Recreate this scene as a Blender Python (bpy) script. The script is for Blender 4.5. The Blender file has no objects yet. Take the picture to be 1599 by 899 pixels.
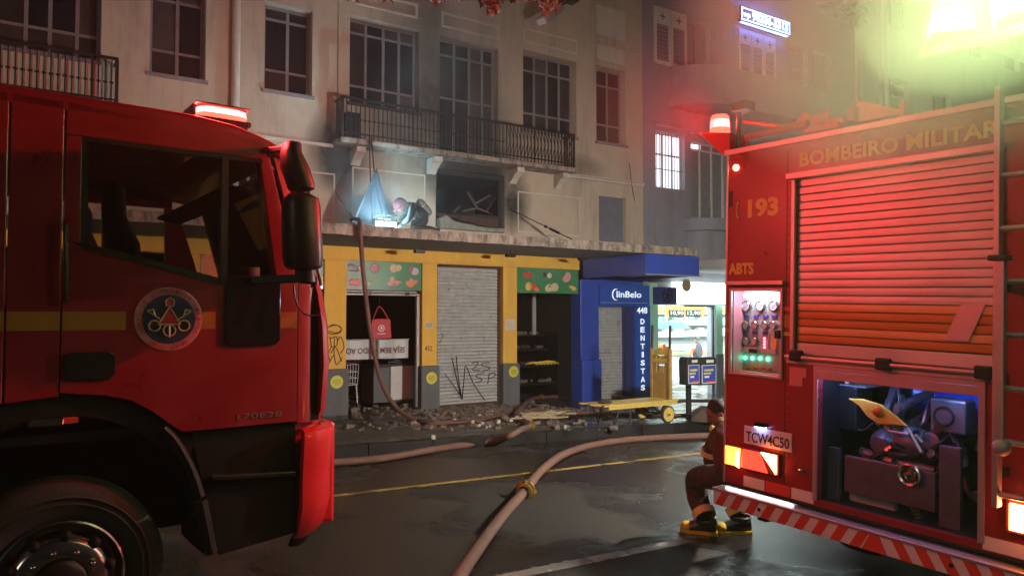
import bpy, bmesh, math, random
from mathutils import Vector, Matrix
random.seed(7)
S = bpy.context.scene
COL = S.collection
V = Vector
R = math.radians
# ------------------------------------------------------------------ camera
CAM = V((0, 0, 1.92)); FPX = 1150.0
PITCH = R(2.1); YAW = R(32.8)
FW = V((math.sin(YAW)*math.cos(PITCH), math.cos(YAW)*math.cos(PITCH), math.sin(PITCH)))
RT = V((math.cos(YAW), -math.sin(YAW), 0)); UP = RT.cross(FW)
cd = bpy.data.cameras.new('camera'); cam = bpy.data.objects.new('camera', cd); COL.objects.link(cam)
cam.location = CAM; cam.rotation_euler = (R(90)+PITCH, 0, -YAW)
cd.sensor_width = 36; cd.lens = FPX/1599*36; cd.clip_start = .05; cd.clip_end = 500
S.camera = cam
# ------------------------------------------------------------------ light and exposure
W = bpy.data.worlds.new('World'); S.world = W; W.use_nodes = True
wn = W.node_tree.nodes; wn.clear()
sky = wn.new('ShaderNodeTexSky'); sky.sky_type = 'NISHITA'; sky.sun_disc = False
sky.sun_elevation = R(22); sky.sun_rotation = R(253)
wb = wn.new('ShaderNodeBackground'); wb.inputs[1].default_value = .0012
wo = wn.new('ShaderNodeOutputWorld')
W.node_tree.links.new(sky.outputs[0], wb.inputs[0]); W.node_tree.links.new(wb.outputs[0], wo.inputs[0])
sl = bpy.data.lights.new('night_glow', 'SUN'); sl.energy = .24; sl.angle = R(20); sl.color = (1, .86, .70)
so = bpy.data.objects.new('night_glow', sl); COL.objects.link(so)
so.rotation_euler = V((1, .30, -.42)).to_track_quat('-Z', 'Y').to_euler()
S.view_settings.view_transform = 'Standard'; S.view_settings.look = 'None'
S.view_settings.exposure = 0; S.view_settings.gamma = 1
S.render.engine = 'CYCLES'
S.cycles.use_denoising = True
S.cycles.max_bounces = 5; S.cycles.diffuse_bounces = 2; S.cycles.glossy_bounces = 3
S.cycles.transmission_bounces = 4; S.cycles.transparent_max_bounces = 8; S.cycles.volume_bounces = 0
S.cycles.sample_clamp_direct = 12; S.cycles.sample_clamp_indirect = 3
S.cycles.caustics_reflective = False; S.cycles.caustics_refractive = False

# ------------------------------------------------------------------ measuring: photo pixel -> point of a known plane
def ray(x, y): return FW + RT*((x-799.5)/FPX) + UP*(-(y-449.5)/FPX)
def hit(x, y, p0, n):
    r = ray(x, y); return CAM + r*(n.dot(V(p0)-CAM)/n.dot(r))
def onY(x, y, Y): return hit(x, y, (0, Y, 0), V((0, 1, 0)))
def slope(X, off=0): return -.02*X+off
def gnd(x, y, off=0): return hit(x, y, (0, 0, off), V((.02, 0, 1)))
HL = R(4.7); LD = V((math.cos(HL), math.sin(HL), 0)); LN = V((math.sin(HL), -math.cos(HL), 0)); L0 = V((.129, 4.557, 0))
def lt(x, y, out=0):
    q = hit(x, y, L0+LN*out, LN)-L0; return (q.dot(LD), q.z)
_h = V((FW.x, FW.y, 0)).normalized()
R0 = _h*5.6+RT*(.29*5.6); RD = (RT*.568-_h*.823).normalized(); RN = V((RD.y, -RD.x, 0)); TAU = .028
RW = RD*math.cos(TAU)+V((0, 0, -math.sin(TAU))); RU = RD*math.sin(TAU)+V((0, 0, math.cos(TAU)))
def rr(x, y, out=0):
    q = hit(x, y, R0+RN*out, RN)-R0; return (q.dot(RW), q.dot(RU))

# ------------------------------------------------------------------ materials
MATS = {}
SPEC = {'matte_black': .12, 'black_plastic': .3, 'asphalt': .4, 'kerb_stone': .08, 'pavement': .35}
def mat(name, col=(.5, .5, .5), rough=.6, metal=0, var=.18, scale=6, bump=0, bscale=60, coat=0, emit=None, estr=0, spec=.5, alpha=1, rvar=0):
    m = bpy.data.materials.new(name); m.use_nodes = True; MATS[name] = m
    nt = m.node_tree; b = nt.nodes['Principled BSDF']
    b.inputs['Roughness'].default_value = rough; b.inputs['Metallic'].default_value = metal
    b.inputs['Specular IOR Level'].default_value = SPEC.get(name, spec); b.inputs['Coat Weight'].default_value = coat
    b.inputs['Coat Roughness'].default_value = .08; b.inputs['Alpha'].default_value = alpha
    tc = nt.nodes.new('ShaderNodeNewGeometry')
    if var > 0:
        n = nt.nodes.new('ShaderNodeTexNoise'); n.inputs['Scale'].default_value = scale; n.inputs['Detail'].default_value = 6
        n.inputs['Roughness'].default_value = .65
        nt.links.new(tc.outputs['Position'], n.inputs['Vector'])
        mx = nt.nodes.new('ShaderNodeMix'); mx.data_type = 'RGBA'
        mx.inputs['A'].default_value = (*[max(0, c*(1-var*1.6)) for c in col], 1); mx.inputs['B'].default_value = (*[min(1, c*(1+var*1.6)) for c in col], 1)
        nt.links.new(n.outputs['Fac'], mx.inputs['Factor']); nt.links.new(mx.outputs['Result'], b.inputs['Base Color'])
        if rvar:
            mr = nt.nodes.new('ShaderNodeMapRange'); mr.inputs['From Min'].default_value = .3; mr.inputs['From Max'].default_value = .7
            mr.inputs['To Min'].default_value = max(.02, rough-rvar); mr.inputs['To Max'].default_value = min(1, rough+rvar)
            nt.links.new(n.outputs['Fac'], mr.inputs['Value']); nt.links.new(mr.outputs['Result'], b.inputs['Roughness'])
    else: b.inputs['Base Color'].default_value = (*col, 1)
    if bump:
        n2 = nt.nodes.new('ShaderNodeTexNoise'); n2.inputs['Scale'].default_value = bscale; n2.inputs['Detail'].default_value = 5
        nt.links.new(tc.outputs['Position'], n2.inputs['Vector'])
        bp = nt.nodes.new('ShaderNodeBump'); bp.inputs['Strength'].default_value = bump; bp.inputs['Distance'].default_value = .02
        nt.links.new(n2.outputs['Fac'], bp.inputs['Height']); nt.links.new(bp.outputs['Normal'], b.inputs['Normal'])
    if emit:
        b.inputs['Emission Color'].default_value = (*emit, 1); b.inputs['Emission Strength'].default_value = estr
    return m
def ramp(nt, src, stops):
    r = nt.nodes.new('ShaderNodeValToRGB'); e = r.color_ramp.elements
    e[0].position, e[0].color = stops[0][0], (*stops[0][1], 1); e[1].position, e[1].color = stops[-1][0], (*stops[-1][1], 1)
    for p, c in stops[1:-1]:
        x = e.new(p); x.color = (*c, 1)
    nt.links.new(src, r.inputs[0]); return r
def noise(nt, scale, detail=6, stretch=(1, 1, 1), rough=.6):
    g = nt.nodes.new('ShaderNodeNewGeometry'); mp = nt.nodes.new('ShaderNodeMapping'); mp.inputs['Scale'].default_value = stretch
    n = nt.nodes.new('ShaderNodeTexNoise'); n.inputs['Scale'].default_value = scale; n.inputs['Detail'].default_value = detail; n.inputs['Roughness'].default_value = rough
    nt.links.new(g.outputs['Position'], mp.inputs['Vector']); nt.links.new(mp.outputs[0], n.inputs['Vector']); return n
def mixc(nt, fac, a, b, mode='MIX'):
    m = nt.nodes.new('ShaderNodeMix'); m.data_type = 'RGBA'; m.blend_type = mode
    for s, k in ((fac, 'Factor'), (a, 'A'), (b, 'B')):
        if hasattr(s, 'is_linked') or isinstance(s, bpy.types.NodeSocket): nt.links.new(s, m.inputs[k])
        elif k == 'Factor': m.inputs[k].default_value = s
        else: m.inputs[k].default_value = (*s, 1)
    return m.outputs['Result']
def math_(nt, op, a, b=None, clamp=False):
    m = nt.nodes.new('ShaderNodeMath'); m.operation = op; m.use_clamp = clamp
    for i, s in enumerate((a, b)):
        if s is None: continue
        if isinstance(s, bpy.types.NodeSocket): nt.links.new(s, m.inputs[i])
        else: m.inputs[i].default_value = s
    return m.outputs[0]
# plaster with rain streaks and, on the burnt house, a soot patch round the burnt window
def plaster(name, col, soot=False, streak=.35, dirt=(.16, .14, .12)):
    m = mat(name, col, .85, var=.12, scale=2.2, bump=.25, bscale=35); nt = m.node_tree; b = nt.nodes['Principled BSDF']
    base = b.inputs['Base Color'].links[0].from_socket
    n = noise(nt, 1.0, 7, (2.6, 2.6, .35), .7)
    r = ramp(nt, n.outputs['Fac'], [(.5, (0, 0, 0)), (.72, (1, 1, 1))])
    c = mixc(nt, math_(nt, 'MULTIPLY', r.outputs[0], streak), base, dirt)
    n3 = noise(nt, 5.5, 8, (1, 1, 1), .75)
    r3 = ramp(nt, n3.outputs['Fac'], [(.60, (0, 0, 0)), (.70, (1, 1, 1))])
    c = mixc(nt, math_(nt, 'MULTIPLY', r3.outputs[0], .25), c, dirt)
    if soot:
        g = nt.nodes.new('ShaderNodeNewGeometry'); sp = nt.nodes.new('ShaderNodeSeparateXYZ'); nt.links.new(g.outputs['Position'], sp.inputs[0])
        tot = None
        for cx, cz, sx, sz, k in ((7.5, 4.9, 1.5, 1.0, 1.3), (4.7, 5.0, .7, .95, 1.1), (6.7, 5.7, 2.1, 1.7, .8), (6.5, 7.2, .9, 2.0, .6), (8.6, 4.4, .5, .8, .9), (10.4, 5.3, .9, .35, .5)):
            dx = math_(nt, 'DIVIDE', math_(nt, 'SUBTRACT', sp.outputs[0], cx), sx); dz = math_(nt, 'DIVIDE', math_(nt, 'SUBTRACT', sp.outputs[2], cz), sz)
            d = math_(nt, 'ADD', math_(nt, 'MULTIPLY', dx, dx), math_(nt, 'MULTIPLY', dz, dz))
            w = math_(nt, 'MULTIPLY', math_(nt, 'SUBTRACT', 1.0, d, True), k)
            tot = w if tot is None else math_(nt, 'MAXIMUM', tot, w)
        nn = noise(nt, 1.6, 6, (1, 1, .7), .6)
        f = math_(nt, 'MULTIPLY', tot, math_(nt, 'ADD', math_(nt, 'MULTIPLY', nn.outputs['Fac'], 1.8), .15), True)
        c = mixc(nt, f, c, (.022, .019, .017))
    nt.links.new(c, b.inputs['Base Color']); return m
plaster('cream_plaster', (.47, .40, .31), soot=True, streak=.55)
plaster('far_plaster', (.24, .25, .30), streak=.55)
plaster('pale_plaster', (.42, .44, .36), streak=.3)
plaster('white_trim', (.55, .52, .46), streak=.25)
plaster('yellow_paint', (.68, .42, .075), streak=.35, dirt=(.26, .16, .07))
plaster('grey_dado', (.10, .11, .115), streak=.4, dirt=(.05, .05, .05))
plaster('soffit', (.30, .30, .28), streak=.3)
def stained(name, col, lo, hi):
    m = mat(name, col, .85, var=.2, scale=4, bump=.4, bscale=30); nt = m.node_tree; b = nt.nodes['Principled BSDF']
    base = b.inputs['Base Color'].links[0].from_socket
    n = noise(nt, 2.4, 9, (2.6, 2.6, .8), .78)
    r = ramp(nt, n.outputs['Fac'], [(.40, lo), (.50, tuple(c*.6 for c in hi)), (.62, hi)])
    nt.links.new(mixc(nt, .8, base, r.outputs[0]), b.inputs['Base Color']); return m
stained('stained_concrete', (.25, .22, .19), (.05, .045, .04), (.42, .35, .29))
mat('dark_glass', (.012, .013, .016), .09, var=.3, scale=1.5, spec=.6)
mat('pane_dusty', (.035, .03, .028), .25, var=.4, scale=2); mat('pane_curtain', (.055, .045, .04), .3, var=.5, scale=3)
mat('window_paint', (.20, .19, .20), .55, var=.2)
mat('white_wood', (.62, .60, .58), .5, var=.12)
mat('louvre_grey', (.20, .21, .23), .6, var=.2)
mat('iron', (.028, .026, .025), .5, metal=.6, var=.3)
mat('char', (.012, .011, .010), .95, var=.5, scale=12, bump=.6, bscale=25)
mat('burnt_wood', (.055, .026, .018), .8, var=.4, scale=9, bump=.4)
mat('ash', (.22, .24, .20), .9, var=.4, scale=10, bump=.5)
mat('grey_door', (.13, .15, .19), .6, var=.2)
mat('shutter_steel', (.50, .53, .52), .36, metal=.35, var=.25, scale=7, rvar=.12)
mat('blue_paint', (.03, .07, .38), .32, var=.15, scale=3, coat=.3)
mat('blue_sign', (.02, .09, .42), .3, var=.1, coat=.4)
mat('navy', (.02, .035, .16), .4, var=.2)
mat('white_letters', (.75, .78, .8), .4, var=0)
mat('lit_letters', (.8, .85, .9), .4, var=0, emit=(.8, .92, 1), estr=.9)
mat('green_sign', (.045, .20, .09), .25, var=.12, scale=3, coat=.5)
for n_, c_ in dict(f_red=(.50, .05, .04), f_dark=(.05, .03, .05), f_wine=(.30, .06, .08), f_cream=(.62, .56, .36), f_pink=(.55, .27, .27), f_orange=(.62, .17, .06), f_leaf=(.30, .40, .10), f_lilac=(.50, .46, .56), f_yellow=(.70, .50, .12)).items():
    mat(n_, c_, .35, var=.25, scale=22, coat=.3)
mat('banner_grey', (.42, .47, .47), .45, var=.15, scale=3)
mat('maroon_letters', (.13, .03, .04), .5, var=0)
mat('dirt_film', (.05, .045, .04), .9)
mat('bag_red', (.42, .02, .04), .6, var=.15)
mat('appliance_white', (.62, .63, .62), .45, var=.12)
mat('ochre', (.30, .22, .09), .5, var=.25)
mat('black_plastic', (.014, .014, .015), .38, var=.25)
mat('matte_black', (.010, .010, .011), .7, var=.3)
mat('rubber', (.018, .017, .017), .75, var=.3, bump=.2, bscale=90)
mat('chrome', (.62, .60, .57), .2, metal=1, var=.15)
mat('alu', (.55, .55, .55), .38, metal=.7, var=.12)
mat('alu_slat', (.58, .57, .55), .42, metal=.3, var=.22, scale=2.2, rvar=.1)
mat('slat_orange', (.42, .17, .03), .42, metal=.2, var=.10, scale=3)
mat('slat_amber', (.60, .38, .16), .42, metal=.2, var=.10, scale=3)
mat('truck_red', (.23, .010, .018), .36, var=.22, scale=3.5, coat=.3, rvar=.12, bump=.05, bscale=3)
mat('truck_red_lit', (.50, .012, .016), .36, var=.12, scale=2, coat=.5)  # truck red brightened in the colour itself for the lamplit bumper
mat('truck_orange', (.34, .14, .02), .4, var=.08)
mat('letters_yellow', (.50, .46, .09), .45, var=.05)
mat('letters_grey', (.34, .30, .31), .4, metal=.5, var=0)
mat('emblem_pink', (.55, .20, .22), .45, var=.05)
mat('emblem_navy', (.015, .015, .05), .45, var=.05)
mat('emblem_red', (.50, .02, .03), .4, var=.05)
mat('emblem_gold', (.50, .30, .16), .45, var=.05)
mat('reflective_white', (.72, .72, .70), .35, var=.08, scale=14)
mat('reflective_red', (.62, .06, .04), .35, var=.08, scale=14)
mat('hose', (.12, .058, .040), .7, var=.35, scale=9, bump=.5, bscale=120)
mat('hose_dark', (.10, .045, .032), .6, var=.25, scale=16, bump=.3, bscale=160)
mat('brass', (.70, .42, .08), .3, metal=.9, var=.2)
mat('cart_yellow', (.46, .34, .08), .55, var=.25, scale=9)
mat('cart_wood', (.30, .19, .05), .6, var=.3, scale=9, bump=.2)
mat('bin_black', (.02, .022, .025), .4, var=.2)
mat('bin_label', (.03, .06, .34), .4, var=.1)
mat('skin', (.24, .13, .085), .55, var=.08)
mat('turnout', (.050, .030, .020), .85, var=.3, scale=18, bump=1.0, bscale=11)
mat('jacket_red', (.085, .02, .012), .8, var=.25, scale=16, bump=1.0, bscale=11)
mat('turnout_dark', (.012, .012, .012), .85, var=.3, scale=14, bump=.3, bscale=40)
mat('hi_vis', (.80, .66, .26), .4, var=.1)
mat('boot_yellow', (.70, .45, .03), .35, var=.15)
mat('boot_black', (.02, .02, .02), .4, var=.2)
mat('helmet_red', (.13, .02, .03), .35, var=.15, coat=.4)
mat('bottle_grey', (.12, .13, .13), .4, var=.2)
mat('shirt_red', (.48, .06, .03), .7, var=.1)
mat('cloth_black', (.02, .02, .025), .8, var=.1)
mat('hair_dark', (.02, .015, .012), .7, var=.2)
mat('leaf_autumn', (.065, .055, .02), .6, var=.5, scale=9)
mat('leaf_green', (.028, .036, .012), .6, var=.4, scale=9)
mat('bark', (.07, .05, .035), .9, var=.4, scale=10, bump=.6, bscale=30)
mat('tarp_blue', (.006, .011, .022), .6, var=.25, scale=5)
mat('tile_white', (.72, .76, .75), .25, var=.06)
mat('shelf_white', (.70, .74, .74), .5, var=.05)
mat('orange_front', (.62, .24, .06), .5, var=.25, scale=18)
mat('pale_green', (.30, .62, .48), .5, var=.08)
mat('rubble', (.13, .105, .085), .9, var=.55, scale=14, bump=.4)
mat('rubble_pale', (.42, .38, .30), .85, var=.2, scale=10)
mat('stick_wood', (.30, .24, .14), .85, var=.3, scale=9)
mat('sticker', (.62, .60, .05), .5, var=.1)
mat('paper', (.60, .58, .54), .7, var=.15)
mat('ink', (.012, .012, .014), .6, var=0)
mat('plate_white', (.62, .62, .64), .4, var=.08)
mat('tank_blue', (.01, .06, .50), .32, var=.12, scale=4, coat=.3)
mat('pump_metal', (.12, .11, .13), .42, metal=.6, var=.35, scale=11)
mat('pump_yellow', (.62, .46, .06), .45, var=.3, scale=9)
mat('panel_grey', (.30, .29, .29), .5, var=.12)
mat('dial_white', (.85, .86, .9), .3, var=0)
mat('seat_cloth', (.03, .03, .035), .8, var=.2)
def glow(name, col, strength): return mat(name, (.0, .0, .0), .5, var=0, emit=col, estr=strength)
glow('lens_rim', (1, .045, .025), 7); glow('beacon_red', (1, .05, .05), 2700)
glow('beacon_red_rear', (1, .03, .03), 160); glow('beacon_beam', (1, .02, .02), 15000)
glow('flood_green', (.76, 1, .42), 11500)
glow('added_facade_light', (1, .94, .82), 4300); glow('added_side_light', (1, .84, .66), 330)  # light of the unseen lamps added for the house front
glow('marker_red', (1, .16, .08), 26)
glow('tail_hot', (1, .20, .05), 40)
glow('tail_red', (1, .03, .015), 4)
glow('tail_amber', (1, .16, .02), 9)
glow('led_blue', (.30, .62, 1), 11)
glow('added_blue_wash', (.06, .22, 1), 22)  # blue glow added to tint the wall round the board
glow('led_dim', (.02, .12, .6), .9)
glow('room_white', (.82, 1, .96), 260)
glow('sign_white', (.85, 1, .95), 4)
glow('window_white', (.78, .88, 1), 2.0)
glow('work_light', (.48, .86, 1), 2600)
glow('box_light', (.75, .85, 1), 110)
glow('green_led', (.05, 1, .45), 14)
glow('pink_led', (1, .25, .35), 3)
glow('plate_lamp', (.35, .45, 1), 22)
glow('bay_blue', (.28, .40, 1), 90)
glow('added_step_light', (.9, .95, 1), 20)
glow('digit', (.9, 1, .95), 1.5)
# thin clear glass
m = bpy.data.materials.new('clear_glass'); m.use_nodes = True; MATS['clear_glass'] = m
nt = m.node_tree; nt.nodes.remove(nt.nodes['Principled BSDF']); out = nt.nodes['Material Output']
tr = nt.nodes.new('ShaderNodeBsdfTransparent'); tr.inputs[0].default_value = (.62, .60, .58, 1)
gl = nt.nodes.new('ShaderNodeBsdfGlossy'); gl.inputs['Roughness'].default_value = .03
fr = nt.nodes.new('ShaderNodeFresnel'); fr.inputs[0].default_value = 1.45; ms = nt.nodes.new('ShaderNodeMixShader')
nt.links.new(fr.outputs[0], ms.inputs[0]); nt.links.new(tr.outputs[0], ms.inputs[1]); nt.links.new(gl.outputs[0], ms.inputs[2]); nt.links.new(ms.outputs[0], out.inputs[0])
# wet asphalt / wet pavement
def wet(name, dry, wetc, scale, lo, hi, bump, bscale, stretch=(1, 1, 1)):
    m = mat(name, dry, .6, var=.45, scale=70, bump=bump, bscale=bscale); nt = m.node_tree; b = nt.nodes['Principled BSDF']
    base = b.inputs['Base Color'].links[0].from_socket
    n = noise(nt, scale, 6, stretch, .55); w = ramp(nt, n.outputs['Fac'], [(lo, (0, 0, 0)), (hi, (1, 1, 1))])
    n2 = noise(nt, 2.5, 5); w2 = ramp(nt, n2.outputs['Fac'], [(.35, (.7, .7, .7)), (.65, (1.15, 1.15, 1.15))])
    c = mixc(nt, w.outputs[0], base, wetc); c = mixc(nt, 1.0, c, w2.outputs[0], 'MULTIPLY')
    nt.links.new(c, b.inputs['Base Color'])
    mr = nt.nodes.new('ShaderNodeMapRange'); mr.inputs['To Min'].default_value = .75; mr.inputs['To Max'].default_value = .07
    nt.links.new(w.outputs[0], mr.inputs['Value']); nt.links.new(mr.outputs['Result'], b.inputs['Roughness'])
    bp = b.inputs['Normal'].links[0].from_node
    nt.links.new(math_(nt, 'SUBTRACT', bump, math_(nt, 'MULTIPLY', w.outputs[0], bump*.7)), bp.inputs['Strength'])
    return m
wet('asphalt', (.033, .027, .021), (.014, .013, .013), .55, .42, .52, .9, 95)
wet('pavement', (.075, .068, .060), (.036, .033, .032), .8, .38, .58, .5, 60)
wet('kerb_stone', (.022, .021, .02), (.013, .012, .012), .9, .40, .6, .5, 40)
wet('line_yellow', (.36, .24, .05), (.20, .13, .03), 2.0, .42, .60, .4, 130)
wet('line_white', (.50, .46, .40), (.26, .24, .21), 2.0, .42, .60, .4, 130)

# ------------------------------------------------------------------ mesh builder
OFF = {}
class MB:
    def __init__(s): s.v = []; s.f = []
    def add(s, vs, fs):
        k = len(s.v); s.v += [V(p) for p in vs]; s.f += [tuple(i+k for i in f) for f in fs]; return s
    def hexa(s, p): return s.add(p, [(0, 3, 2, 1), (4, 5, 6, 7), (0, 1, 5, 4), (1, 2, 6, 5), (2, 3, 7, 6), (3, 0, 4, 7)])
    def box(s, x0, x1, y0, y1, z0, z1):
        return s.hexa([(x0, y0, z0), (x1, y0, z0), (x1, y1, z0), (x0, y1, z0), (x0, y0, z1), (x1, y0, z1), (x1, y1, z1), (x0, y1, z1)])
    def quad(s, a, b, c, d): return s.add([a, b, c, d], [(0, 1, 2, 3)])
    def bar(s, p, q, w, h=None, up=(0, 0, 1)):
        p, q = V(p), V(q); h = h or w; d = (q-p).normalized(); u = V(up)
        if abs(d.dot(u)) > .98: u = V((1, 0, 0))
        r = d.cross(u).normalized()*w/2; u = r.cross(d).normalized()*h/2
        return s.hexa([p-r-u, p+r-u, p+r+u, p-r+u, q-r-u, q+r-u, q+r+u, q-r+u])
    def tube(s, pts, r, n=8, smooth=0, cap=True):
        pts = [V(p) for p in pts]
        if smooth:
            P = [pts[0]]+pts+[pts[-1]]; o = []
            for i in range(1, len(P)-2):
                for k in range(smooth):
                    t = k/smooth; a, b, c, d = P[i-1:i+3]
                    o.append(.5*((2*b)+(c-a)*t+(2*a-5*b+4*c-d)*t*t+(3*b-a-3*c+d)*t**3))
            o.append(pts[-1]); pts = o
        N = len(pts); k0 = len(s.v); prev = None
        for i, p in enumerate(pts):
            d = (pts[min(i+1, N-1)]-pts[max(i-1, 0)]).normalized()
            if prev is None:
                u = V((0, 0, 1)) if abs(d.z) < .9 else V((1, 0, 0)); a = d.cross(u).normalized()
            else: a = (prev-d*prev.dot(d)).normalized()
            prev = a; b = d.cross(a); rr_ = r(i/(N-1)) if callable(r) else r
            for j in range(n):
                t = 2*math.pi*j/n; s.v.append(p+(a*math.cos(t)+b*math.sin(t))*rr_)
        for i in range(N-1):
            for j in range(n):
                s.f.append((k0+i*n+j, k0+i*n+(j+1) % n, k0+(i+1)*n+(j+1) % n, k0+(i+1)*n+j))
        if cap:
            s.f.append(tuple(k0+j for j in range(n))[::-1]); s.f.append(tuple(k0+(N-1)*n+j for j in range(n)))
        return s
    def cyl(s, p, q, r, r2=None, n=16):
        r2 = r if r2 is None else r2; return s.tube([p, q], lambda t: r+(r2-r)*t, n)
    def lathe(s, c, axis, prof, n=24):
        c = V(c); ax = V(axis).normalized(); u = V((0, 0, 1)) if abs(ax.z) < .9 else V((1, 0, 0)); a = ax.cross(u).normalized(); b = ax.cross(a); k0 = len(s.v)
        for (r, h) in prof:
            for j in range(n):
                t = 2*math.pi*j/n; s.v.append(c+ax*h+(a*math.cos(t)+b*math.sin(t))*r)
        for i in range(len(prof)-1):
            for j in range(n): s.f.append((k0+i*n+j, k0+i*n+(j+1) % n, k0+(i+1)*n+(j+1) % n, k0+(i+1)*n+j))
        return s
    def sphere(s, c, r, nu=14, nv=9, M=None):
        c = V(c); r = V(r) if hasattr(r, '__len__') else V((r, r, r)); k0 = len(s.v)
        for i in range(nv+1):
            th = math.pi*i/nv
            for j in range(nu):
                ph = 2*math.pi*j/nu; p = V((r.x*math.sin(th)*math.cos(ph), r.y*math.sin(th)*math.sin(ph), r.z*math.cos(th)))
                s.v.append(c+(M @ p if M else p))
        for i in range(nv):
            for j in range(nu): s.f.append((k0+i*nu+j, k0+(i+1)*nu+j, k0+(i+1)*nu+(j+1) % nu, k0+i*nu+(j+1) % nu))
        return s
    def torus(s, c, axis, Rr, r, n=24, k=8):
        c = V(c); ax = V(axis).normalized(); u = V((0, 0, 1)) if abs(ax.z) < .9 else V((1, 0, 0)); a = ax.cross(u).normalized(); b = ax.cross(a)
        k0 = len(s.v)
        for i in range(n):
            t = 2*math.pi*i/n; e = a*math.cos(t)+b*math.sin(t)
            for j in range(k):
                q = 2*math.pi*j/k; s.v.append(c+e*(Rr+r*math.cos(q))+ax*r*math.sin(q))
        for i in range(n):
            for j in range(k): s.f.append((k0+i*k+j, k0+((i+1) % n)*k+j, k0+((i+1) % n)*k+(j+1) % k, k0+i*k+(j+1) % k))
        return s
    def prism(s, poly, fn, d0, d1):
        n = len(poly); s.add([fn(a, b, d0) for a, b in poly]+[fn(a, b, d1) for a, b in poly],
                             [tuple(range(n))[::-1], tuple(range(n, 2*n))]+[(i, (i+1) % n, n+(i+1) % n, n+i) for i in range(n)]); return s
    def build(s, name, mt, parent=None, smooth=False, bevel=0, label=None, kind=None, off=None):
        o_ = OFF.get(parent.name, V((0, 0, 0))) if parent else (off or V((0, 0, 0)))
        me = bpy.data.meshes.new(name); bm = bmesh.new(); vs = [bm.verts.new(p-o_) for p in s.v]
        for f in s.f:
            try: bm.faces.new([vs[i] for i in f])
            except ValueError: pass
        if smooth: bmesh.ops.remove_doubles(bm, verts=bm.verts, dist=1e-5)
        big = [f for f in bm.faces if len(f.verts) > 4]
        if big: bmesh.ops.triangulate(bm, faces=big)
        bmesh.ops.recalc_face_normals(bm, faces=bm.faces)
        bm.to_mesh(me); bm.free()
        if smooth:
            for p in me.polygons: p.use_smooth = True
            me.set_sharp_from_angle(angle=R(40))
        me.materials.append(MATS[mt] if isinstance(mt, str) else mt)
        o = bpy.data.objects.new(name, me); COL.objects.link(o)
        if parent: o.parent = parent; OFF[o.name] = o_
        else:
            o.location = o_; OFF[o.name] = o_
        if bevel:
            b = o.modifiers.new('bevel', 'BEVEL'); b.width = bevel; b.segments = 2; b.limit_method = 'ANGLE'; b.angle_limit = R(35)
        if label: o['label'] = label
        if kind: o['kind'] = kind
        return o
def thing(name, label, cat, loc=(0, 0, 0), rot=(0, 0, 0), group=None, world=True):
    """an Empty at the base of a thing; world=True: its parts are given in world coordinates"""
    o = bpy.data.objects.new(name, None); COL.objects.link(o); o.location = loc; o.rotation_euler = rot; o.empty_display_size = .2
    OFF[o.name] = V(loc) if world else V((0, 0, 0)); return tag(o, label, cat, group)
def tag(o, label, cat, group=None):
    o['label'] = label; o['category'] = cat
    if group: o['group'] = group
    return o
def box(name, mt, b, parent, bevel=0, **k): return MB().box(*b).build(name, mt, parent, bevel=bevel, **k)
def dup(o, loc=None, label=None, parent=None):
    c = o.copy(); COL.objects.link(c); OFF[c.name] = OFF.get(o.name, V((0, 0, 0)))
    if parent: c.parent = parent
    if loc is not None: c.location = loc
    if label: c['label'] = label
    for ch in list(o.children): dup(ch, parent=c)
    return c
def text(s, mt, parent, org, xd, yd, w, h, name='lettering', ext=.003, bold=0., align='L', off=None):
    cu = bpy.data.curves.new('t', 'FONT'); cu.body = s; cu.offset = bold; cu.extrude = 0; cu.resolution_u = 3
    t = bpy.data.objects.new('t', cu); me = bpy.data.meshes.new_from_object(t); bpy.data.objects.remove(t); bpy.data.curves.remove(cu)
    xs = [v.co.x for v in me.vertices]; ys = [v.co.y for v in me.vertices]
    x0, x1, y0, y1 = min(xs), max(xs), min(ys), max(ys)
    xd, yd = V(xd).normalized(), V(yd).normalized(); nd = xd.cross(yd); org = V(org)
    b = MB(); b.v = [org+xd*((v.co.x-x0)/(x1-x0)*w)+yd*((v.co.y-y0)/(y1-y0)*h)+nd*ext for v in me.vertices]
    b.f = [tuple(p.vertices) for p in me.polygons]
    k = len(b.v); edge = {}
    for f in b.f:
        for i in range(len(f)):
            e = (f[i], f[(i+1) % len(f)]); edge[tuple(sorted(e))] = None if tuple(sorted(e)) in edge else e
    b.v += [p-nd*(ext-.0005) for p in b.v[:k]]
    b.f += [(e[0], e[1], e[1]+k, e[0]+k) for e in edge.values() if e]
    bpy.data.meshes.remove(me)
    return b.build(name, mt, parent, off=off)
def wall(name, mt, x0, x1, z0, z1, holes, y, depth, parent):
    """a wall in the XZ plane with real openings and reveals"""
    b = MB(); xs = sorted({x0, x1, *[h[0] for h in holes], *[h[1] for h in holes]}); zs = sorted({z0, z1, *[h[2] for h in holes], *[h[3] for h in holes]})
    xs = [x for x in xs if x0 <= x <= x1]; zs = [z for z in zs if z0 <= z <= z1]
    for a, c in zip(xs, xs[1:]):
        for e, g in zip(zs, zs[1:]):
            mx, mz = (a+c)/2, (e+g)/2
            if any(h[0] < mx < h[1] and h[2] < mz < h[3] for h in holes): continue
            b.quad((a, y, e), (c, y, e), (c, y, g), (a, y, g)); b.quad((a, y+depth, e), (a, y+depth, g), (c, y+depth, g), (c, y+depth, e))
    for h in holes:
        for (p, q) in (((h[0], h[2]), (h[1], h[2])), ((h[1], h[2]), (h[1], h[3])), ((h[1], h[3]), (h[0], h[3])), ((h[0], h[3]), (h[0], h[2]))):
            b.quad((p[0], y, p[1]), (q[0], y, q[1]), (q[0], y+depth, q[1]), (p[0], y+depth, p[1]))
    return b.build(name, mt, parent)
PRND = random.Random(12)
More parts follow.
